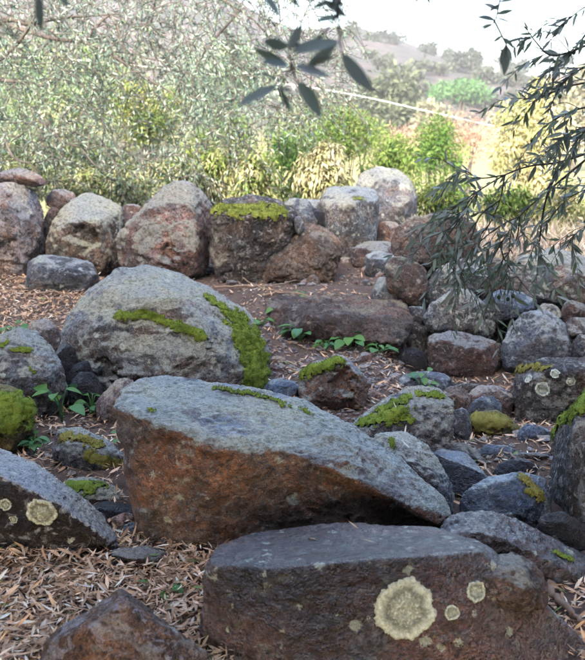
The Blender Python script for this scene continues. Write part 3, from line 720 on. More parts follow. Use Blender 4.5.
rock('stone_slab', 'blue sloping slab in the gully', 'slab', 'bluesheen', 3.3,
     [(428, 456), (440, 449, .12), (466, 453, .12), (488, 478), (480, 488), (440, 474)], rnd=.3, rough=.6, chips=5, thick=.2, bulge=.03, group=G_MID)
rock('stone_slab', 'grey-blue slab with mossy right end in the gully', 'slab', 'bluesheen', 2.9,
     [(460, 494), (482, 480, .12), (520, 472, .15), (546, 478, .12), (552, 500, .05), (520, 516), (484, 504)], rnd=.5, chips=8, thick=.3, bulge=.05, group=G_MID, moss=[(524, 480, 538, 494, 9)], mossmat='mossolive')
rock('rock', 'dark stone above the mossy-ended slab', 'rock', 'dark', 3.45, [(490, 476), (500, 462), (524, 458), (540, 466), (540, 484), (500, 486)], rnd=.6, group=G_MID, thick=.2)
rock('stone_slab', 'thin curved brown slab lying above the blue sloping slab', 'slab', 'brown', 3.6,
     [(428, 446), (440, 440, .1), (466, 444, .12), (490, 462, .05), (492, 470), (470, 458), (440, 452)], rnd=.5, thick=.15, bulge=.02, group=G_MID)

ORD = 'first second third fourth fifth sixth seventh eighth ninth tenth eleventh twelfth thirteenth fourteenth fifteenth sixteenth seventeenth eighteenth nineteenth twentieth twenty-first twenty-second twenty-third twenty-fourth twenty-fifth twenty-sixth twenty-seventh twenty-eighth twenty-ninth thirtieth'.split()
rb = np.random.default_rng(12)
for k, x in enumerate(sorted(rb.uniform(400, 545, 18))):
    y = rb.uniform(384, 484); w, h = rb.uniform(22, 48), rb.uniform(11, 20)
    d = float(ground_hit(x, y + h * .4)[1]) + .03
    tone = ['brown', 'slate-blue', 'blue-grey', 'reddish', 'damp slate-blue', 'dark mottled'][k % 6]
    rock('stone', f'small angular {tone} stone, {ORD[k]} from the left of the gully rubble', 'stone', ['brown', 'bluesheen', 'bluegrey', 'redbrown', 'bluesheen', 'mottled'][k % 6], d,
         [(x - w / 2, y + rb.uniform(-2, 2)), (x - w / 4, y - h * rb.uniform(.3, .7)), (x + w / 5, y - h * rb.uniform(.3, .7)), (x + w / 2, y - h * .1), (x + w / 3, y + h / 2), (x - w / 4, y + h / 2)],
         rnd=.3, chips=6, group='rubble in the gully', seed=100 + k)

# foreground
rock('boulder', 'big tilted boulder with grey top and tawny broken face', 'boulder', 'tawny', 2.62,
     [(118, 410, .12), (124, 394, .3), (142, 382, .42), (172, 377, .5), (215, 383, .5), (262, 391, .45), (302, 400, .42), (352, 428, .32), (402, 462, .22), (440, 500, .12), (446, 516, .12), (436, 530, .22), (390, 536, .3), (320, 540, .26), (240, 552, .1), (198, 560, .05), (166, 548, .08), (140, 500, .1), (126, 452, .1)],
     inner=[(135, 416, .0), (178, 434, -.05), (222, 452, -.08), (298, 456, -.06), (345, 462, -.04), (395, 484, .04), (190, 540, -.03), (160, 500, .0), (250, 520, .03)],
     extra=[[(300, 446, .02), (330, 432, .1), (400, 468, .12), (444, 506, .04), (450, 518, .0), (436, 527, -.02), (390, 500, -.06), (330, 470, -.08), (290, 462, -.06), (300, 440, .3), (400, 462, .3), (446, 516, .2)]],
     thick=.75, rnd=.3, rough=.6, chips=0, group=G_FRONT, vox=.0052,
     moss=[(216, 386, 268, 394, 6), (266, 397, 288, 403, 5), (148, 411, 154, 412, 4.5), (90, 400, 91, 400, 1), (300, 406, 312, 411, 3)],)
rock('stone_slab', 'dark slab with pale upper edge and round lichen at left', 'slab', 'basaltpale', 2.6,
     [(-45, 446, .3), (0, 452, .22), (32, 464, .2), (72, 492, .14), (102, 515, .1), (120, 538, .04), (124, 552), (80, 556), (-45, 556)],
     inner=[(-40, 470, -.02), (0, 478, -.04), (56, 503, -.05), (104, 536, -.03)], thick=.45, rnd=.3, rough=.7, chips=0, group=G_FRONT, lichens=[(42, 513, 17), (6, 505, 7), (14, 519, 5)])
rock('boulder', 'flat-topped purple-brown block with big round lichen in front', 'boulder', 'basalt', 2.08,
     [(216, 556, .04), (226, 543, .16), (262, 531, .27), (340, 524, .33), (430, 527, .3), (474, 541, .2), (486, 549, .1), (502, 576, .08), (522, 600, .06), (590, 655, .02), (612, 700), (200, 700), (210, 575)],
     inner=[(218, 566, -.02), (284, 569, -.07), (346, 562, -.06), (420, 556, -.03), (478, 551, .02), (290, 690, -.1), (420, 690, -.08), (540, 690, -.06), (500, 610, -.02)],
     thick=.5, rnd=.15, rough=.28, chips=0, group=G_FRONT, vox=.0046, lichens=[(405, 609, 34), (476, 591, 12), (452, 612, 8.5)])
rock('rock', 'dark stone wedged between mossy-crowned boulder and sloping slab', 'rock', 'dark', 2.72,
     [(530, 540), (538, 518), (560, 512), (590, 530), (598, 556), (560, 562)], rnd=.6, group=G_FRONT, thick=.2)  # near-black stone added to stand for the shadow in this gap
rock('rock', 'rounded brown knob on shoulder of the flat-topped block', 'rock', 'brown', 2.06,
     [(470, 575, .05), (484, 560, .1), (514, 553, .14), (536, 564, .12), (548, 586, .08), (546, 607, .03), (530, 612), (490, 602)], thick=.22, bulge=.05, rnd=.9, ground_it=False, group=G_FRONT, chips=5)
rock('stone_slab', 'dark sloping slab behind the flat-topped block at right', 'slab', 'basalt', 2.42,
     [(436, 540), (446, 520, .1), (462, 512, .16), (494, 512, .2), (524, 524, .2), (562, 545, .18), (625, 575, .15), (625, 660), (570, 632), (546, 600), (490, 566)],
     inner=[(480, 535, -.03), (500, 545, -.05), (560, 580, -.04)], thick=.4, rnd=.3, rough=.8, chips=1, group=G_FRONT, moss=[(556, 552, 572, 560, 6)])
rock('boulder', 'dark boulder with thick mossy crown at right edge', 'boulder', 'mottled', 2.95,
     [(540, 446), (544, 428, .04), (556, 410, .1), (586, 388, .2), (640, 375, .25), (650, 580), (600, 575), (556, 552), (542, 520), (538, 474)], rnd=.8, rough=.8, chips=1, group=G_FRONT,
     moss=[(547, 424, 578, 398, 13), (574, 400, 600, 388, 18)], thick=.7)
rock('rock', 'pointed brown rock with pale blotches at the bottom left', 'rock', 'blotched', 1.93,
     [(44, 646, .02), (58, 632, .06), (92, 620, .1), (120, 590, .14), (134, 602, .12), (166, 631, .1), (204, 656, .05), (222, 705), (36, 705)],
     inner=[(90, 632, -.02), (124, 606, .0), (130, 680, -.1), (70, 690, -.06), (180, 690, -.06)], thick=.3, rnd=.3, rough=.7, chips=1, group=G_FRONT, vox=.0046)
rock('stone', 'flat brown stone at the corner of the leaf litter', 'stone', 'brown', 2.5,
     [(112, 550), (146, 546, .06), (182, 558, .04), (176, 570), (140, 568)], thick=.15, bulge=.02, rnd=.6, group=G_FRONT)

# ------------------------------------------------------------------ leaf litter
def litter_zone(poly_px, n, lift, rg):
    """random ground points seen inside a photo polygon; even on the ground, not in the picture"""
    poly = np.array(poly_px, float)
    c = np.array([ground_hit(x, y) for x, y in poly])
    lo, hi = c[:, :2].min(0), c[:, :2].max(0)
    out = []; tot = 0
    while tot < n:
        q = rg.uniform(lo, hi, (n * 3, 2)); x, y = q[:, 0], q[:, 1]
        ins = np.zeros(len(q), bool); j = len(c) - 1
        for i in range(len(c)):
            xi, yi, xj, yj = c[i, 0], c[i, 1], c[j, 0], c[j, 1]
            ins ^= ((yi > y) != (yj > y)) & (x < (xj - xi) * (y - yi) / (yj - yi + 1e-9) + xi); j = i
        q = q[ins]; out.append(q); tot += len(q)
    q = np.concatenate(out)[:n]
    z = gz(q[:, 0], q[:, 1]) + rg.uniform(.002, lift, n)
    return np.column_stack([q, z])
rg = np.random.default_rng(21)
zones = [([(-60, 540), (130, 545), (230, 565), (230, 720), (-60, 720)], 8000, .05),
         ([(-40, 425), (60, 400), (170, 400), (185, 545), (60, 545), (-40, 470)], 2000, .02),
         ([(-60, 276), (70, 276), (160, 288), (90, 300), (60, 335), (-60, 335)], 5200, .03),
         ([(60, 262), (110, 255), (112, 275), (60, 275)], 500, .05),
         ([(240, 285), (300, 290), (420, 345), (440, 440), (300, 440), (250, 350)], 1500, .02),
         ([(400, 374), (520, 374), (570, 420), (560, 500), (480, 520), (400, 470)], 1500, .02),
         ([(530, 570), (600, 590), (600, 680), (560, 650), (535, 610)], 260, .03),
         ([(180, 262), (420, 235), (430, 300), (200, 300)], 500, .012),
         ([(590, 400), (800, 400), (800, 660), (600, 640)], 1600, .02), ([(-240, 300), (-60, 300), (-60, 560), (-240, 560)], 1600, .02),
         ([(470, 236), (600, 240), (600, 258), (470, 255)], 900, .03)]
LP = np.concatenate([litter_zone(z, n, l, rg) for z, n, l in zones])
n = len(LP); an = rg.uniform(0, 2 * math.pi, n)
LD = np.column_stack([np.cos(an), np.sin(an), rg.normal(0, .32, n)])
LN = unit(np.column_stack([rg.normal(0, .45, (n, 2)), np.ones(n)]))
pal = np.array([(.42, .28, .20), (.30, .185, .125), (.50, .37, .30), (.36, .23, .16), (.55, .50, .48), (.46, .31, .20), (.17, .105, .065), (.48, .34, .28), (.34, .25, .2)])
LC = np.clip(pal[rg.integers(0, len(pal), n)] * rg.uniform(.85, 1.5, (n, 1)) * [1.08, 1.03, .87], 0, .75)
gr = rg.random(n) < .015; LC[gr] = (.13, .19, .06)
LL = rg.uniform(.018, .062, n); LW = np.minimum(.012, LL * rg.uniform(.11, .24, n))
near_i = np.argsort(np.linalg.norm(LP - CAM, axis=1) + np.where(proj(LP)[1] > 670, 9, 0) + np.where(proj(LP)[0] < -5, 9, 0))
big_i = near_i[:300]; rest = np.setdiff1d(np.arange(n), big_i)
V, fs, c = leaves_np(LP[rest], LD[rest], LN[rest], LL[rest], LW[rest], LC[rest], rg.uniform(-.4, .4, len(rest)))
link('leaf_litter', np_mesh('leaf_litter', V, fs, [M['litter']], col=c), kind='stuff', label='dry pinkish olive leaves strewn over the ground between the stones', category='leaf litter')
leaf_tpl = []
for k in range(8):
    V, fs, _ = leaves_np(np.zeros((1, 3)), np.array([[0, 1., 0]]), np.array([[0, 0, 1.]]), np.array([1.0]), np.array([.13 + .012 * k]), None, np.array([-.3 + .085 * k]))
    leaf_tpl.append(np_mesh('dry_leaf', V, fs, [M['dryleaf']]))
def leaf_matrix(p, d, nrm, L):
    d = Vector(d).normalized(); x = d.cross(Vector(nrm)).normalized(); z = x.cross(d)
    m = Matrix((x, d, z)).transposed().to_4x4() @ Matrix.Scale(L, 4)
    m.translation = Vector(p); return m
for i in big_i:
    o = link('fallen_leaf', leaf_tpl[int(i) % 8], ground)
    o.matrix_local = Matrix.Translation(-Vector(org)) @ leaf_matrix(LP[i], LD[i], LN[i], LL[i])

# loose pebbles and crumbs of earth
gp = np.concatenate([litter_zone([(180, 262), (420, 235), (430, 300), (200, 300)], 600, .004, rg), litter_zone([(240, 300), (400, 340), (440, 440), (260, 440)], 1100, .004, rg),
                     litter_zone([(400, 376), (530, 376), (560, 480), (400, 470)], 420, .004, rg), litter_zone([(-40, 425), (60, 400), (170, 400), (185, 545), (-40, 470)], 160, .004, rg)])
bm = bmesh.new()
for p in gp:
    r = rg.uniform(.005, .02) * (1 + 1.3 * (rg.random() < .10))
    m = Matrix.Translation(Vector(p)) @ Matrix.Rotation(rg.uniform(0, 6.28), 4, 'Z') @ Matrix.Diagonal((r * rg.uniform(.8, 1.5), r * rg.uniform(.7, 1.1), r * rg.uniform(.5, .9), 1))
    res = bmesh.ops.create_icosphere(bm, subdivisions=1, radius=1, matrix=m)
    for v in res['verts']: v.co += Vector(rg.normal(0, r * .16, 3))
me = bpy.data.meshes.new('pebbles'); bm.to_mesh(me); bm.free(); me.materials.append(M['pink'])
link('pebbles', me, kind='stuff', label='loose pebbles and crumbs of stone on the earth', category='gravel')

# leaves lying on top of particular stones
def lay_leaf(px, py, lab, L=.045, mesh=None):
    best = None
    for lb, (ob, V, Fq, N, base) in ROCKS.items():
        x, y, f = proj(V); k = np.where(np.hypot(x - px, y - py) < 4)[0]
        if len(k):
            j = k[np.argmin(f[k])]
            if best is None or f[j] < best[0]: best = (f[j], V[j], N[j])
    f, v, nn = best
    a = rg.uniform(0, 6.28); d = np.cross(nn, [math.cos(a), math.sin(a), .3])
    o = link('fallen_leaf', leaf_tpl[int(rg.integers(8))], None, label=lab, category='leaf', group='single leaves lying on stones')
    o.matrix_world = leaf_matrix(v + nn * .006, d, nn, L)
for px, py, lb in ((316, 538, 'dry leaf on the left of the flat-topped block top'), (359, 527, 'dry leaf near the back rim of the flat-topped block'), (376, 541, 'small dry leaf in middle of the flat-topped block top'),
                   (412, 447, 'curled dry leaf on the mossy grey boulder near its foot'), (406, 432, 'pale dry leaf on the moss of mossy grey boulder'), (398, 408, 'dry leaf high on the mossy grey boulder')):
    lay_leaf(px, py, lb)

# bleached dry grass on the bank behind the right wall
n = 4500; q = np.column_stack([rg.uniform(1.0, 2.9, n), rg.uniform(6.6, 7.9, n)]); ck = rg.integers(0, 160, n)
q = np.column_stack([rg.uniform(1.0, 3.3, 160), rg.uniform(6.6, 8.8, 160)])[ck] + rg.normal(0, .05, (n, 2))
q = np.column_stack([q, gz(q[:, 0], q[:, 1]) - .005])
V, fs, c = leaves_np(q, unit(np.column_stack([rg.normal(0, .6, (n, 2)), np.ones(n)])), unit(rg.normal(size=(n, 3))), rg.uniform(.08, .24, n), .006, np.array([(.55, .46, .36), (.42, .33, .24), (.62, .56, .48), (.25, .25, .1)])[rg.integers(0, 4, n)], .35)
link('dry_grass', np_mesh('dry_grass', V, fs, [M['litter']], col=c), kind='stuff', label='bleached dry grass on the bank behind the right wall', category='grass')

# ------------------------------------------------------------------ sticks
def stick(pts, r, lab):
    w = []
    for px, py in pts:
        g = ground_hit(px, py); w.append(g + np.array([0, 0, .03]))
    w = smooth_line(w, 14); w = w + rg.normal(0, .004, w.shape)
    V, Q, T = tube_np(w, np.linspace(r * 1.5, r * .8, len(w)), 6)
    link('stick', np_mesh('stick', V - w[0], [Q, T], [M['stick']]), loc=w[0], label=lab, category='stick', group='sticks on the ground')
for pts, r, lb in (([(18, 291), (45, 292), (76, 290)], .011, 'long pale stick on the leaves left of the great boulder'),
                   ([(24, 300), (50, 296), (70, 298)], .006, 'thin brown stick below the long pale stick'),
                   ([(2, 286), (18, 282), (36, 285)], .006, 'thin stick at left edge below the pale pitted block'),
                   ([(214, 292), (250, 290), (280, 296)], .007, 'thin stick behind the great boulder crest'),
                   ([(262, 300), (285, 296), (312, 300)], .006, 'thin stick left of the earthy ledge'),
                   ([(340, 395), (350, 380), (364, 372)], .005, 'thin twig leaning by the hollow-faced stone'),
                   ([(450, 452), (480, 470), (500, 492)], .005, 'thin twig across the gully'),
                   ([(474, 446), (500, 456), (524, 470)], .004, 'fine brown twig below the humped mossy stone'),
                   ([(546, 592), (560, 612), (584, 634)], .010, 'orange-brown stick wedged beside the flat-topped block'),
                   ([(230, 275), (262, 290), (300, 284)], .004, 'fine curved twig below the moss-topped block'),
                   ([(20, 428), (34, 424), (46, 414)], .006, 'short stick beside the moss-smothered hump'),
                   ([(70, 462), (88, 466), (100, 458)], .005, 'short twig on the moss-streaked stone ground')):
    stick(pts, r, lb)

# ------------------------------------------------------------------ seedlings
def lance(name, wd, curl, mat, seg=9):
    V, Fq = [], []
    for k in range(seg + 1):
        t = k / seg; w = wd * .5 * (math.sin(math.pi * min(1, t ** .85)) ** .8 if 0 < t < 1 else 0.04); z = -curl * t * t
        V += [(-w, t, z + w * .28), (0, t, z), (w, t, z + w * .28)]
    for k in range(seg):
        b = k * 3; Fq += [(b, b + 1, b + 4, b + 3), (b + 1, b + 2, b + 5, b + 4)]
    return np_mesh(name, np.array(V), [np.array(Fq)], [mat])
sd_tpl = [lance('leaf', w_, c_, M['greenleaf'], 8) for w_, c_ in ((.6, .15), (.75, .3), (.48, .4))]
def seedling(px, py, nl, size, h, lab):
    g = ground_hit(px, py); size *= .9; h *= 1.3; g[2] = float(gz(g[0], g[1])); root = link('seedling', None, loc=g, label=lab, category='plant', group='green seedlings among the stones')
    for k in range(int(nl * 1.6)):
        a = k * 2.4 + rg.uniform(-.5, .5); t = h * rg.uniform(.5, 1); sp = size * rg.uniform(.2, 1.0)
        top = np.array([math.cos(a) * sp, math.sin(a) * sp, t])
        pts = smooth_line([(0, 0, -.01), top * [.3, .3, .6], top], 6)
        V, Q, T = tube_np(pts, .0022, 5); link('stem', np_mesh('stem', V, [Q, T], [M['greenleaf']]), root)
        o = link('leaf', sd_tpl[int(rg.integers(3))], root)
        o.matrix_local = leaf_matrix(top, (math.cos(a), math.sin(a), rg.uniform(-.25, .25)), (rg.normal(0, .2), rg.normal(-.25, .2), 1), size * rg.uniform(.75, 1.2))
for a in ((350, 348, 7, .085, .07, 'blue-green clover-like seedling before the earthy ledge'), (378, 354, 6, .075, .05, 'blue-green seedling at right foot of the earthy ledge'),
          (300, 343, 8, .10, .09, 'bright green seedling left of the earthy ledge'), (326, 350, 9, .05, .06, 'tuft of small green leaves before the earthy ledge'),
          (280, 318, 5, .06, .05, 'small green sprout right of the great boulder shoulder'), (262, 326, 5, .07, .04, 'blue-green sprout touching the great boulder shoulder'),
          (300, 297, 3, .06, .02, 'tiny blue-green sprout on the earthy ledge rim'), (92, 418, 6, .06, .09, 'blue-green sprout beneath the damp dark pile'),
          (62, 426, 5, .085, .12, 'bright green broad-leaved seedling before grey rounded rock'), (12, 345, 8, .07, .10, 'grassy green tuft behind grey rounded rock'),
          (104, 418, 9, .045, .05, 'patch of tiny green leaves beside the reddish stone'), (34, 452, 10, .05, .06, 'patch of green leaflets above the dark left slab'),
          (122, 446, 6, .04, .05, 'small green sprout left of big tilted boulder'), (430, 507, 4, .06, .05, 'green sprout beneath low blue-grey ridge'),
          (462, 470, 6, .04, .05, 'little green sprout in the gully'), (422, 404, 5, .07, .14, 'dark green sprout atop the mossy grey boulder'),
          (160, 600, 3, .05, .03, 'single green leaves on the front leaf litter')):
    seedling(*a)

def pick(cols, n, rg): 
    cols = np.array(cols); return np.clip(cols[rg.integers(0, len(cols), n)] * rg.uniform(.65, 1.25, (n, 1)), 0, .75)

# ------------------------------------------------------------------ olive sprays hanging into the frame
ol_tpl = []
for k in range(6):
    ol_tpl.append(lance('leaf', .17 + .018 * k, -.1 + .07 * k, M['oliveleaf']))
wide_tpl = []
for k in range(4):
    wide_tpl.append(lance('leaf', .25 + .03 * k, -.05 + .07 * k, M['oliveleaf'], 12))
def px_leaf(root, b, t, d0, d1, w=.2, base=np.zeros(3), wide=True):
    p0, p1 = P(*b, d0), P(*t, d1); L = np.linalg.norm(p1 - p0)
    nn = unit(np.array([rg.normal(0, .5), -1.0, rg.normal(.3, .4)]))
    tp = (wide_tpl if wide else ol_tpl)
    o = link('leaf', tp[int(rg.integers(len(tp)))], root); o.matrix_local = leaf_matrix(p0 - base, p1 - p0, nn, L)
def twig_obj(root, pxs, r0, r1, base, n=18):
    w = smooth_line(np.array([P(*p) for p in pxs]), n)
    V, Q, T = tube_np(w - base, np.linspace(r0, r1, n), 6)
    link('twig', np_mesh('twig', V, [Q, T], [M['bark']]), root); return w
def sprig(name, lab, anchor, twigs, leaves):
    base = P(*anchor); root = link(name, None, loc=base, label=lab, category='branch', group='olive sprigs hanging into view')
    for t in twigs: twig_obj(root, t, .0022, .0012, base)
    for b, t, d0, d1 in leaves: px_leaf(root, b, t, d0, d1, base=base)
sprig('olive_sprig', 'close blurred olive sprig hanging at top centre', (340, -40, 1.1),
      [[(345, -60, 1.1), (338, 10, 1.1), (318, 38, 1.1), (290, 48, 1.1), (291, 66, 1.1), (280, 87, 1.1)], [(338, 10, 1.1), (340, 40, 1.1), (342, 54, 1.1)], [(291, 60, 1.1), (294, 75, 1.1), (298, 83, 1.1)]],
      [((277, 86), (236, 106), 1.1, 1.08), ((279, 87), (290, 114), 1.1, 1.12), ((298, 82), (322, 114), 1.1, 1.07), ((277, 80), (262, 72), 1.1, 1.1), ((288, 66), (254, 49), 1.1, 1.12),
       ((288, 65), (262, 62), 1.1, 1.06), ((289, 46), (261, 42), 1.1, 1.13), ((289, 49), (302, 25), 1.1, 1.08), ((292, 51), (341, 41), 1.1, 1.06), ((306, 66), (338, 44), 1.1, 1.12),
       ((312, 64), (335, 56), 1.1, 1.1), ((296, 65), (330, 79), 1.1, 1.07), ((342, 53), (373, 94), 1.1, 1.1), ((280, 88), (296, 92), 1.1, 1.1)])
sprig('olive_sprig', 'dark olive sprig cut by the top edge left of centre', (270, -40, 1.15),
      [[(270, -60, 1.15), (272, -20, 1.15), (268, -2, 1.15)], [(270, -40, 1.15), (290, -10, 1.15)]], [((265, -6), (280, 19), 1.15, 1.13), ((288, -8), (299, 8), 1.15, 1.15), ((258, -12), (244, -2), 1.15, 1.15)])
sprig('olive_sprig', 'dark olive sprig at the top edge above the hill', (330, -40, 1.2),
      [[(330, -60, 1.2), (334, -10, 1.2), (330, 10, 1.2)]], [((322, 0), (349, 17), 1.2, 1.2), ((339, 16), (315, 22), 1.2, 1.17), ((330, -4), (344, 6), 1.2, 1.22), ((330, 2), (312, 8), 1.2, 1.22)])
sprig('olive_sprig', 'single broad dark leaf hanging from top left corner', (39, -40, 1.1), [[(40, -60, 1.1), (39, -5, 1.1)]], [((39, -8), (41, 33), 1.1, 1.1)])
sprig('olive_sprig', 'dark leaf tip poking in at the top left', (56, -40, 1.2), [[(52, -60, 1.2), (58, -8, 1.2)]], [((58, -10), (69, 8), 1.2, 1.2), ((116, -14), (128, 3), 1.2, 1.2)])
sprig('olive_sprig', 'small dark olive sprig against the sky right of centre', (500, -40, 1.7),
      [[(510, -60, 1.7), (500, 0, 1.7), (494, 22, 1.7), (482, 30, 1.7)], [(494, 20, 1.7), (506, 44, 1.7), (507, 50, 1.7)]],
      [((500, 4), (488, 12), 1.7, 1.7), ((497, 14), (514, 10), 1.7, 1.7), ((495, 20), (478, 16), 1.7, 1.68), ((492, 24), (480, 28), 1.7, 1.7), ((496, 18), (512, 24), 1.7, 1.72), ((498, 10), (484, 2), 1.7, 1.7),
       ((506, 44), (505, 76), 1.7, 1.7), ((506, 46), (500, 66), 1.7, 1.72), ((507, 46), (512, 62), 1.7, 1.69), ((503, 38), (516, 48), 1.7, 1.7), ((502, 36), (493, 42), 1.7, 1.7), ((500, 2), (518, -2), 1.7, 1.7), ((424, -12), (430, 5), 1.7, 1.7), ((412, -12), (418, 3), 1.7, 1.7)])

# the large branch on the right
base = P(640, 100, 2.7)
br = link('olive_branch', None, loc=base, label='leafy olive branch with green fruit arching in from the right edge', category='branch')
TW = [[(660, 120, 2.75), (600, 148, 2.7), (560, 162, 2.65), (530, 166, 2.6), (505, 175, 2.6), (480, 190, 2.6), (456, 206, 2.6), (430, 226, 2.65)],
      [(600, 148, 2.7), (566, 176, 2.7), (542, 196, 2.7), (520, 216, 2.7), (500, 246, 2.7), (486, 272, 2.75)],
      [(660, 90, 2.6), (600, 104, 2.6), (570, 112, 2.6), (545, 126, 2.6), (528, 144, 2.6)],
      [(660, 20, 2.4), (600, 40, 2.4), (570, 52, 2.4), (550, 55, 2.4), (536, 42, 2.4), (526, 28, 2.4)],
      [(660, 66, 2.5), (600, 80, 2.5), (570, 86, 2.5), (545, 95, 2.5), (522, 100, 2.5)],
      [(560, 162, 2.65), (546, 200, 2.65), (540, 238, 2.65), (538, 272, 2.65)],
      [(505, 175, 2.6), (480, 178, 2.6), (462, 170, 2.6), (446, 180, 2.6)],
      [(480, 190, 2.6), (462, 216, 2.6), (446, 240, 2.6), (440, 262, 2.6)],
      [(660, 175, 2.8), (606, 184, 2.8), (580, 192, 2.8), (560, 206, 2.8), (545, 226, 2.8)],
      [(520, 216, 2.7), (500, 226, 2.7), (478, 244, 2.7), (462, 268, 2.7), (466, 290, 2.7)],
      [(505, 175, 2.6), (500, 200, 2.6), (488, 226, 2.6), (470, 240, 2.6), (432, 246, 2.6)],
      [(660, -20, 2.3), (600, 0, 2.3), (575, 14, 2.3), (560, 30, 2.3)],
      [(660, 220, 2.8), (606, 222, 2.8), (580, 230, 2.8), (566, 248, 2.8)],
      [(600, 148, 2.7), (586, 128, 2.7), (566, 136, 2.7), (546, 150, 2.7)],
      [(500, 246, 2.7), (506, 262, 2.7), (520, 280, 2.7), (533, 296, 2.7)],
      [(480, 190, 2.6), (470, 200, 2.55), (452, 226, 2.55), (424, 240, 2.55)], [(500, 200, 2.6), (480, 216, 2.6), (470, 240, 2.6), (452, 262, 2.6), (448, 284, 2.6)],
      [(520, 216, 2.7), (516, 240, 2.7), (500, 264, 2.7), (482, 284, 2.7)],
      [(660, 50, 2.4), (604, 62, 2.4), (580, 70, 2.4), (562, 84, 2.4), (552, 104, 2.4)], [(640, -10, 2.4), (598, 22, 2.4), (582, 40, 2.4), (566, 62, 2.4)], [(660, 110, 2.5), (604, 120, 2.5), (584, 132, 2.5), (570, 150, 2.5)]]
BL = []
w = smooth_line([np.array([2.3, -1.2, 3.7]), P(720, -260, 2.0), P(664, -40, 2.3), P(661, 20, 2.4), P(660, 66, 2.5), P(660, 110, 2.6), P(660, 150, 2.75), P(660, 176, 2.8), P(660, 226, 2.8)], 40)
V, Q, T = tube_np(w - base, np.linspace(.022, .005, 40), 8); link('limb', np_mesh('limb', V, [Q, T], [M['bark']]), br)
def leaf_along(w, step, seg_n):
    seg = np.linalg.norm(np.diff(w, axis=0), axis=1).sum(); m = max(4, int(seg / step))
    for k in range(m):
        u = (k + .5) / m * (seg_n - 1); i0 = min(int(u), seg_n - 2); p = w[i0] + (w[i0 + 1] - w[i0]) * (u - i0); tg = unit(w[i0 + 1] - w[i0])
        if proj(p[None])[0][0] > 655: continue
        for sgn in (-1, 1):
            if rg.random() < .15: continue
            sd = unit(np.cross(tg, unit(rg.normal(size=3) * [.5, .5, 1])))
            dv = unit(tg * .75 + sd * .75 * sgn + np.array([0, 0, -.18]) + rg.normal(0, .22, 3))
            BL.append((p, dv, unit(rg.normal(0, .5, 3) + [0, -.5, .6]), rg.uniform(.024, .055)))
thin = []
for q, t in enumerate(TW):
    w = twig_obj(br, t, .0042 if q < 6 else .0024, .0012, base, 26)
    leaf_along(w, .034, 26)
    for k in range(5 if q not in (3, 11) else 3):          # side shoots
        i0 = int(rg.integers(4, 24)); tg = unit(w[min(25, i0 + 1)] - w[i0 - 1]); Ls = rg.uniform(.08, .2)
        dr = unit(tg * .6 + rg.normal(0, .55, 3) + np.array([-.25, 0, -.25]))
        sw = smooth_line([w[i0], w[i0] + dr * Ls * .5, w[i0] + dr * Ls + np.array([0, 0, -.25 * Ls])], 9)
        thin.append(tube_np(sw - base, np.linspace(.0014, .0007, 9), 5)); leaf_along(sw, .022, 9)
V, Q, T = merge(thin); link('side_shoots', np_mesh('side_shoots', V, [Q, T], [M['bark']]), br, kind='stuff')
BL.sort(key=lambda a: -a[3] * (proj(a[0][None])[0][0] < 600))
for p, dv, nn, L in BL[:300]:
    o = link('leaf', ol_tpl[int(rg.integers(6))], br); o.matrix_local = leaf_matrix(p - base, dv, nn, L)
if len(BL) > 300:
    A = [np.array(z) for z in zip(*BL[300:])]
    V, fs, c = leaves_np(A[0] - base, A[1], A[2], A[3], A[3] * .2, pick([(.13, .165, .125), (.19, .225, .18), (.15, .20, .115), (.30, .33, .30)], len(A[0]), rg), .1)
    link('small_leaves', np_mesh('small_leaves', V, fs, [M['foliage']], col=c), br, kind='stuff')
bm = bmesh.new(); bmesh.ops.create_uvsphere(bm, u_segments=10, v_segments=7, radius=1); fr = bpy.data.meshes.new('olive'); bm.to_mesh(fr); bm.free(); fr.materials.append(M['olive'])
for p in fr.polygons: p.use_smooth = True
for px, py in ((483, 262), (519, 264), (499, 297), (508, 299), (513, 296), (490, 302), (485, 249), (560, 96), (555, 118), (574, 52)):
    o = link('olive', fr, br); o.matrix_local = Matrix.Translation(Vector(P(px, py, 2.7) - base)) @ Matrix.Diagonal((.0062, .0062, .008, 1))

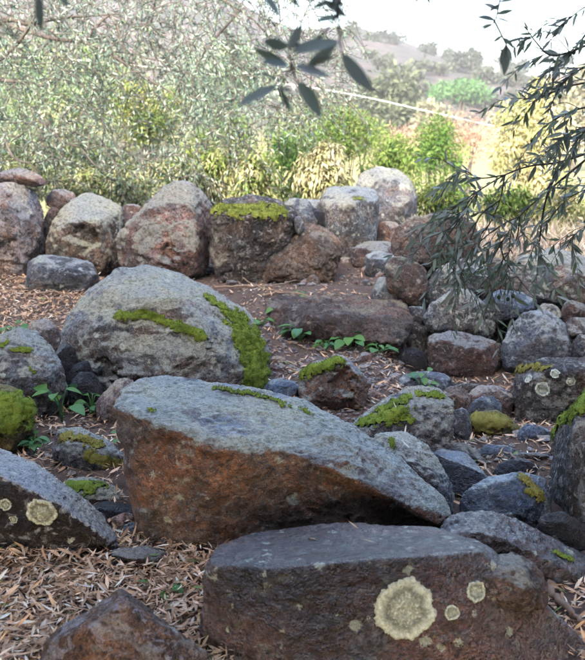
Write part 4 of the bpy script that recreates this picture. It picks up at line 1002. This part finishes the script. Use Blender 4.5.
# ------------------------------------------------------------------ trees and shrubs behind
def limb_tree(root, base, top_pts, r):
    parts = []
    for t in top_pts:
        t = np.asarray(t); m = t * [.35, .35, .55]
        parts.append(tube_np(smooth_line([(0, 0, -.15), m + rg.normal(0, .04, 3) * np.linalg.norm(t), t], 9), np.linspace(r, r * .25, 9), 6))
    V, Q, T = merge(parts); link('trunk', np_mesh('trunk', V, [Q, T], [M['bark']]), root)
def shrub(name, lab, cat, px, py, d, rx, rz, n, ll, cols, droop=.0, ry=None, clumps=34, width=.26, group='bushes behind the back wall', simple=True, spread=.32, flat=0):
    """rx, rz: half width and half height in photo pixels; leaves gather in clumps through the crown"""
    if d < 20: n = int(n * 1.8); ll *= .8; clumps = int(clumps * 1.5); spread *= .85
    sc = d / F; rx *= sc; rz *= sc; ry = ry or rx * .9
    c = P(px, py, d); b = np.array([c[0], c[1], float(ground_z(c[0], c[1]))])
    root = link(name, None, loc=b, label=lab, category=cat, group=group)
    cc = unit(rg.normal(size=(clumps, 3))) * (rg.random((clumps, 1)) ** .45) * np.array([rx, ry, rz]) * .82
    if flat: cc[:, 2] = np.abs(cc[:, 2]) * .8
    k = rg.integers(0, clumps, n); cs = spread * rg.uniform(.6, 1.3, clumps)[k, None]
    pos = cc[k] + unit(rg.normal(size=(n, 3))) * (rg.random((n, 1)) ** .5) * cs * np.array([rx, ry, rz]) * 1.1
    out = unit(pos - cc[k]); D = unit(out + rg.normal(0, .5, (n, 3)) + np.array([0, 0, -1.0]) * droop * 3 + np.array([0, 0, .25]))
    N = unit(out + np.array([0, 0, 1.0]) + rg.normal(0, .5, (n, 3)))
    L = ll * rg.uniform(.4, 1.2, n)
    shade = pick(cols, clumps, rg)[k] * rg.uniform(.8, 1.2, (n, 1))
    own = pick(cols, n, rg); colr = shade * .45 + own * .55
    V, fs, cl = leaves_np(pos + c - b, D, N, L, L * width, colr, .15, simple=simple)
    link('crown', np_mesh('crown', V, fs, [M['foliage']], col=cl), root, kind='stuff')
    limb_tree(root, b, [cc[i] * .9 + c - b for i in range(min(7, clumps))], max(.02, rx * .035))
    return root
GREEN = [(.085, .19, .03), (.12, .23, .04), (.05, .125, .022), (.17, .25, .05), (.035, .09, .02)]
LIME = [(.14, .24, .045), (.19, .27, .06), (.08, .16, .03), (.24, .28, .09), (.045, .10, .02), (.38, .36, .21)]
CREAM = [(.44, .39, .25), (.52, .47, .34), (.33, .32, .16), (.19, .24, .07), (.08, .13, .03), (.56, .51, .39)]
OLIVE = [(.19, .24, .20), (.28, .33, .29), (.10, .155, .135), (.38, .41, .36), (.055, .095, .088), (.15, .20, .12), (.04, .07, .06)]
GREEN, LIME, CREAM = [[(a * .86, b * .84, c * .72) for a, b, c in p] for p in (GREEN, LIME, CREAM)]
OLIVE = [(a * .84, b * .92, c * .84) for a, b, c in OLIVE]
# bushes just beyond the wall
for lb, a in (
        ('cream drooping-leaved shrub behind the moss-topped block', (252, 178, 9.7, 28, 34, 2000, .12, CREAM + LIME, .45)),
        ('green shrub behind the gap left of angular block', (292, 172, 12.5, 34, 40, 2600, .11, GREEN, .2)),
        ('cream drooping-leaved shrub behind the angular block', (322, 170, 9.9, 34, 34, 2600, .12, CREAM, .45)),
        ('bright green round bush above the angular block', (348, 134, 14.5, 36, 34, 4200, .10, GREEN + LIME, .1)),
        ('lime bush behind the round grey boulder', (392, 160, 13.5, 36, 40, 3000, .11, LIME + GREEN, .2)),
        ('green bush left of the olive branch', (436, 150, 15.0, 32, 34, 3600, .10, GREEN, .1)),
        ('low lime bush behind the crowning boulder', (444, 196, 9.3, 40, 28, 2000, .09, LIME + GREEN, .2)),
        ('yellow-green bush showing through the left olive tree', (142, 112, 13.5, 44, 44, 4200, .11, LIME + [(.36, .34, .08)], .1)),
        ('cream shrub low behind the leaning boulder', (205, 168, 9.8, 34, 32, 1800, .11, CREAM + LIME, .45)),
        ('lime shrub between the cream shrubs', (225, 150, 13.8, 40, 42, 3000, .11, LIME + GREEN, .2)),
        ('yellow broad-leaved shrub above the leaning boulder', (212, 186, 10.6, 18, 20, 260, .16, [(.30, .32, .07), (.40, .36, .10)], .2)),
        ('pale shrub low behind the notched block', (96, 165, 12.5, 46, 46, 2600, .14, CREAM + LIME + OLIVE, .5)),
        ('pale shrub low behind the pale pitted block', (20, 160, 12.5, 50, 46, 2600, .14, CREAM + OLIVE + LIME, .5)),
        ('low mixed shrub straight behind the notched block', (82, 184, 9.5, 36, 24, 1800, .09, OLIVE + CREAM + LIME, .3)),
        ('low mixed shrub right behind the small pink stone', (132, 186, 9.4, 30, 24, 1500, .09, LIME + CREAM + OLIVE, .3)),
        ('low mixed shrub straight behind the leaning boulder', (178, 176, 9.6, 34, 24, 1700, .09, LIME + OLIVE + CREAM, .3)),
        ('low mixed shrub straight behind the pale pitted block', (24, 176, 9.6, 36, 24, 1700, .09, OLIVE + CREAM + LIME, .3)),
        ('lime shrub at far right behind broad lichened boulder', (566, 214, 8.8, 40, 36, 2400, .10, LIME + CREAM, .3)),
        ('yellow-green shrub behind the olive branch', (506, 212, 8.9, 36, 32, 2200, .10, LIME + GREEN, .3)),
        ('tall green shrub filling in behind centre bushes', (300, 140, 17.0, 50, 34, 3200, .13, GREEN + LIME, .2)),
        ('dull green shrub filling in behind the left olive tree', (60, 90, 16.0, 70, 70, 4200, .15, OLIVE + LIME, .3)),
        ('grey-green shrub filling in above the cream shrubs', (215, 95, 17.5, 70, 70, 4200, .16, OLIVE + LIME[:1], .3))):
    shrub('leafy_shrub', lb, 'bush', *a)
shrub('yellow_tree', 'cream-yellow leaved tree behind the olive branch', 'tree', 530, 136, 15.5, 48, 58, 9000, .12, CREAM + [(.50, .44, .16), (.36, .36, .12)], .4, group='trees beyond the wall', clumps=34, width=.3)
shrub('reddish_bush', 'reddish bare bush left of the yellow tree', 'bush', 466, 140, 22, 32, 30, 2600, .13, [(.33, .17, .13), (.28, .18, .14), (.38, .24, .18), (.2, .19, .1)], .0, group='trees beyond the wall', width=.2)
shrub('reddish_bush', 'reddish bare bush below the round grey-green tree', 'bush', 408, 138, 26, 34, 18, 1800, .15, [(.30, .18, .14), (.26, .2, .13), (.34, .24, .16)], .0, group='trees beyond the wall', width=.2)
for lb, a in (('round grey-green tree right of the close olive sprig', (388, 106, 55, 46, 38, 5200, .42, [(.055, .075, .04), (.08, .095, .055), (.035, .05, .03)])),
              ('grey-green tree left of the white cable', (330, 118, 60, 40, 34, 3600, .45, [(.06, .075, .045), (.09, .095, .06)])),
              ('small dull tree between round tree and reddish bush', (432, 122, 48, 22, 20, 1800, .35, [(.16, .17, .11), (.22, .19, .13)])),
              ('dark hedge tree far left behind the olive', (120, 95, 50, 90, 50, 4200, .5, [(.08, .10, .065), (.11, .12, .075)])),
              ('broad dull tree far left corner behind the olive', (10, 95, 50, 90, 60, 4200, .5, [(.08, .10, .065), (.11, .12, .075)])),
              ('pale tree at far right behind the yellow tree', (575, 110, 45, 40, 40, 3000, .4, [(.16, .18, .11), (.22, .2, .13)]))):
    shrub('hillside_tree', lb, 'tree', *a, group='trees on the hillside', clumps=34, width=.5)
shrub('umbrella_pine', 'flat-topped green pine on the slope', 'tree', 462, 96, 72, 36, 17, 4200, .42, [(.05, .13, .04), (.08, .17, .055), (.035, .10, .035)], group='trees on the hillside', clumps=36, width=.3, flat=1)
for k, (px, py, rx, rz) in enumerate(((392, 38, 16, 9), (372, 40, 10, 8), (428, 48, 9, 7), (458, 62, 13, 13), (474, 58, 8, 11), (446, 56, 7, 8), (505, 64, 12, 8), (520, 66, 9, 7), (436, 70, 11, 5), (420, 70, 9, 5), (478, 78, 8, 5),
                                      (350, 30, 10, 8), (345, 58, 14, 8), (365, 62, 10, 6), (402, 66, 8, 5), (560, 60, 14, 10), (325, 70, 16, 9))):
    lbs = ['pair-topped bluish tree on the ridge crest', 'leftmost low bluish tree of the ridge crest row', 'lone small bluish tree on the bare crest', 'tall poplar-like pale tree on the slope', 'slim pale tree right of the poplar-like tree',
           'small tree left of the poplar-like tree', 'dim tree at the right end of the bare crest', 'dim bush hidden by the dark hanging sprig', 'dark scrub bush on the pink slope', 'second scrub bush left along the pink slope', 'small scrub bush above the pine',
           'ridge tree beside the close olive sprig', 'scrub tree below the crest at left', 'scrub bush mid-slope left', 'low scrub bush mid-slope centre', 'far tree behind the right olive branch', 'scrub tree showing beneath the close sprig']
    d = 120 if py < 68 else 98
    if k == 3 or k == 4: d = 105
    shrub('ridge_tree', lbs[k], 'tree', px, py, d, rx, rz, 700, .55, [(.03, .048, .036), (.045, .06, .048), (.022, .036, .03)], group='trees on the ridge', clumps=12, width=.5)

hb = np.random.default_rng(5)
spots = sorted([(hb.uniform(318, 560), hb.uniform(48, 106), hb.uniform(.94, 1.06), hb.uniform(6, 15)) for k in range(52)])
seen = {}
for px, py, dj, r in spots:
    d = float(np.interp(py, [44, 70, 104], [122, 100, 80])) * dj
    lvl = 'near the crest' if py < 62 else 'halfway up' if py < 84 else 'low down'; seen[lvl] = seen.get(lvl, -1) + 1
    c = P(px, py, d); zz = float(ground_z(c[0], c[1]))
    py2 = float(proj(np.array([[c[0], c[1], zz + r * .45 * d / F]]))[1][0])
    shrub('scrub_bush', f'{ORD[seen[lvl]]} dull scrub bush from the left {lvl} on the far hillside', 'bush', px, py2, d, r, r * .62, 420, .55,
          [(.03, .045, .028), (.042, .055, .036), (.022, .034, .026), (.06, .055, .04)], group='scrub on the far hillside', clumps=9, width=.5)

# the silvery olive tree behind the back wall on the left
tb = np.array([-4.6, 10.2, float(ground_z(-4.6, 10.2))])
ot = link('olive_tree', None, loc=tb, label='silvery olive tree spreading behind the back wall on the left', category='tree')
limbs_px = [[(-120, 190, 10.2), (-60, 70, 10.0), (0, 22, 9.6), (30, 24, 9.5), (60, 18, 9.4), (120, 14, 9.4)], [(-60, 70, 10.0), (0, 80, 9.6), (24, 82, 9.5), (46, 86, 9.4)],
            [(0, 22, 9.6), (50, 38, 9.4), (84, 42, 9.4), (110, 54, 9.3), (146, 78, 9.3), (170, 92, 9.3), (182, 106, 9.3)], [(-20, 150, 9.8), (8, 142, 9.4), (28, 130, 9.3)],
            [(0, 60, 9.6), (20, 40, 9.5), (36, 14, 9.4), (46, -10, 9.4)], [(40, 120, 9.5), (60, 140, 9.2), (80, 148, 9.2), (94, 164, 9.1), (108, 172, 9.1)], [(5, 140, 9.3), (14, 158, 9.2), (30, 164, 9.2), (42, 176, 9.2)],
            [(46, -10, 9.4), (160, -20, 9.6), (240, 10, 9.8), (280, 50, 9.8)], [(84, 42, 9.4), (110, 16, 9.6), (125, 50, 9.4), (135, 70, 9.4)], [(240, 10, 9.8), (200, 60, 9.6), (190, 110, 9.5)], [(160, -20, 9.6), (150, 40, 10.0), (170, 80, 10.2)]]
for q, l in enumerate(limbs_px):
    w = smooth_line(np.array([P(*p) for p in l]), 22); r0 = .055 if q == 0 else .026 if q in (1, 2, 4, 7) else .016
    V, Q, T = tube_np(w - tb, np.linspace(r0, .006, 22), 6); link('limb', np_mesh('limb', V, [Q, T], [M['bark']]), ot)
w = smooth_line([tb + [0, 0, -.2], tb + [.1, 0, .8], P(-120, 190, 10.2) + [.1, 0, .3], P(-60, 70, 10.0)], 16)
V, Q, T = tube_np(w - tb, np.linspace(.2, .06, 16), 9); link('trunk', np_mesh('trunk', V, [Q, T], [M['bark']]), ot)
starts = []
while len(starts) < 1900:
    px, py = rg.uniform(-60, 345), rg.uniform(-60, 190)
    lim = 192 - max(0, px - 170) * .5
    pr = 1.0 if py < lim else .06
    if 110 < px < 180 and 85 < py < 150: pr *= .35
    if px > 300 and py < 70: pr *= .55
    if rg.random() < pr: starts.append((px, py, rg.uniform(8.9, 11.2)))
parts, lp, ld, ln, lc = [], [], [], [], []
for (px, py, d) in starts:
    p0 = P(px, py, d); L = rg.uniform(.22, .5)
    dr = unit(np.array([rg.normal(.25, .6), rg.normal(-.1, .4), rg.uniform(-1.0, .35)]))
    w = smooth_line([p0, p0 + dr * L * .5, p0 + dr * L + np.array([0, 0, -.16 * L * 2])], 8)
    parts.append(tube_np(w, np.linspace(.006, .0025, 8), 4))
    m = int(L / .022); t = np.linspace(.05, 1, m) * 6.99; i0 = t.astype(int)
    pp = w[i0] + (w[i0 + 1] - w[i0]) * (t - i0)[:, None]; tg = unit(w[i0 + 1] - w[i0])
    sd = unit(np.cross(tg, rg.normal(size=3))) * np.where(np.arange(m) % 2, 1, -1)[:, None]
    dv = unit(tg * .7 + sd * .8 + rg.normal(0, .3, (m, 3)))
    lp.append(pp); ld.append(dv); ln.append(unit(rg.normal(0, .6, (m, 3)) + [0, 0, .8])); lc.append(pick(OLIVE, m, rg))
lp, ld, ln, lc = map(np.concatenate, (lp, ld, ln, lc))
L = rg.uniform(.045, .08, len(lp))
V, fs, c = leaves_np(lp - tb, ld, ln, L, L * .2, lc, .1, simple=True)
link('crown', np_mesh('crown', V, fs, [M['foliage']], col=c), ot, kind='stuff')
V, Q, T = merge(parts); link('twigs', np_mesh('twigs', V - tb, [Q, T], [M['bark']]), ot, kind='stuff')

# cable sagging across the valley
pts = [P(-300, 30, 24), P(100, 62, 24), P(320, 89, 24), P(440, 114, 24), P(520, 131, 24), P(760, 175, 24)]
w = smooth_line(pts, 60); V, Q, T = tube_np(w, .006, 6)
link('overhead_cable', np_mesh('overhead_cable', V - w[0], [Q, T], [M['cable']]), loc=w[0], label='thin white cable strung across in front of the hillside', category='cable')

# tall trees behind the viewer, whose shade lies over the stones
for k, (x, y, lb) in enumerate(((-9.2, -3.2, 'tall shade tree behind the viewer farthest left'), (-5.4, -2.9, 'tall shade tree behind the viewer on the left'), (-1.6, -3.0, 'tall shade tree right behind the viewer'), (2.4, -2.9, 'tall shade tree behind the viewer on the right'), (6.2, -2.4, 'tall shade tree behind the viewer farthest right'))):
    b = np.array([x, y, float(ground_z(x, y))]); root = link('shade_tree', None, loc=b, label=lb, category='tree', group='shade trees behind the viewer')
    n = 36000; q = rg.uniform(-1, 1, (n, 3)); q = q[(np.abs(q) ** 3).sum(1) < 1]; n = len(q)
    pos = q * [2.6, 2.3, 3.35] + [0, 0, 4.2]
    L = rg.uniform(.16, .28, n)
    V, fs, c = leaves_np(pos, unit(rg.normal(size=(n, 3))), unit(rg.normal(size=(n, 3)) + np.array(to_sun) * .8), L, L * .5, pick([(.045, .06, .03), (.03, .045, .02)], n, rg), .1, simple=True)
    link('crown', np_mesh('crown', V, fs, [M['leathery']], col=c), root, kind='stuff')
    limb_tree(root, b, [np.array([rg.uniform(-1.5, 1.5), rg.uniform(-1.3, 1.3), rg.uniform(4, 7)]) for _ in range(6)], .16)

for x, y, lb in ((-6.4, 1.2, 'unseen tree added left of the viewer, nearest'), (-6.8, 5.0, 'unseen tree added left of the stones beyond the frame'), (6.6, 1.6, 'unseen tree added right of the viewer, nearest'), (6.9, 5.4, 'unseen tree added right of the stones beyond the frame')):  # unseen trees added to block sky light from both sides
    b = np.array([x, y, float(ground_z(x, y))]); root = link('shade_tree', None, loc=b, label=lb, category='tree', group='unseen trees added at the sides')
    n = 18000; q = rg.uniform(-1, 1, (n, 3)); q = q[(np.abs(q) ** 3).sum(1) < 1]; n = len(q); L = rg.uniform(.16, .28, n)
    V, fs, c = leaves_np(q * [2.2, 2.4, 2.6] + [0, 0, 2.6], unit(rg.normal(size=(n, 3))), unit(rg.normal(size=(n, 3))), L, L * .5, pick([(.045, .06, .03), (.03, .045, .02)], n, rg), .1, simple=True)
    link('crown', np_mesh('crown', V, fs, [M['leathery']], col=c), root, kind='stuff')
    limb_tree(root, b, [np.array([rg.uniform(-1.2, 1.2), rg.uniform(-1.2, 1.2), rg.uniform(2.5, 4.5)]) for _ in range(6)], .14)

# ------------------------------------------------------------------ haze between here and the hill
bm = bmesh.new(); bmesh.ops.create_cube(bm, size=1.0); me = bpy.data.meshes.new('haze'); bm.to_mesh(me); bm.free()
s = NT('pale_air'); v = s.n('VolumePrincipled'); v.inputs['Color'].default_value = (.93, .95, 1, 1); v.inputs['Density'].default_value = .0009; v.inputs['Anisotropy'].default_value = 0.0
s.l(v.outputs[0], s.out.inputs['Volume']); me.materials.append(s.m)
hz = link('haze', me, kind='stuff', label='pale sunlit air between the stones and the hill', category='haze')
lo, hi = np.array([-156, -26, -4.5]), np.array([156, 200, 32.0])
hz.location = (lo + hi) / 2; hz.scale = hi - lo
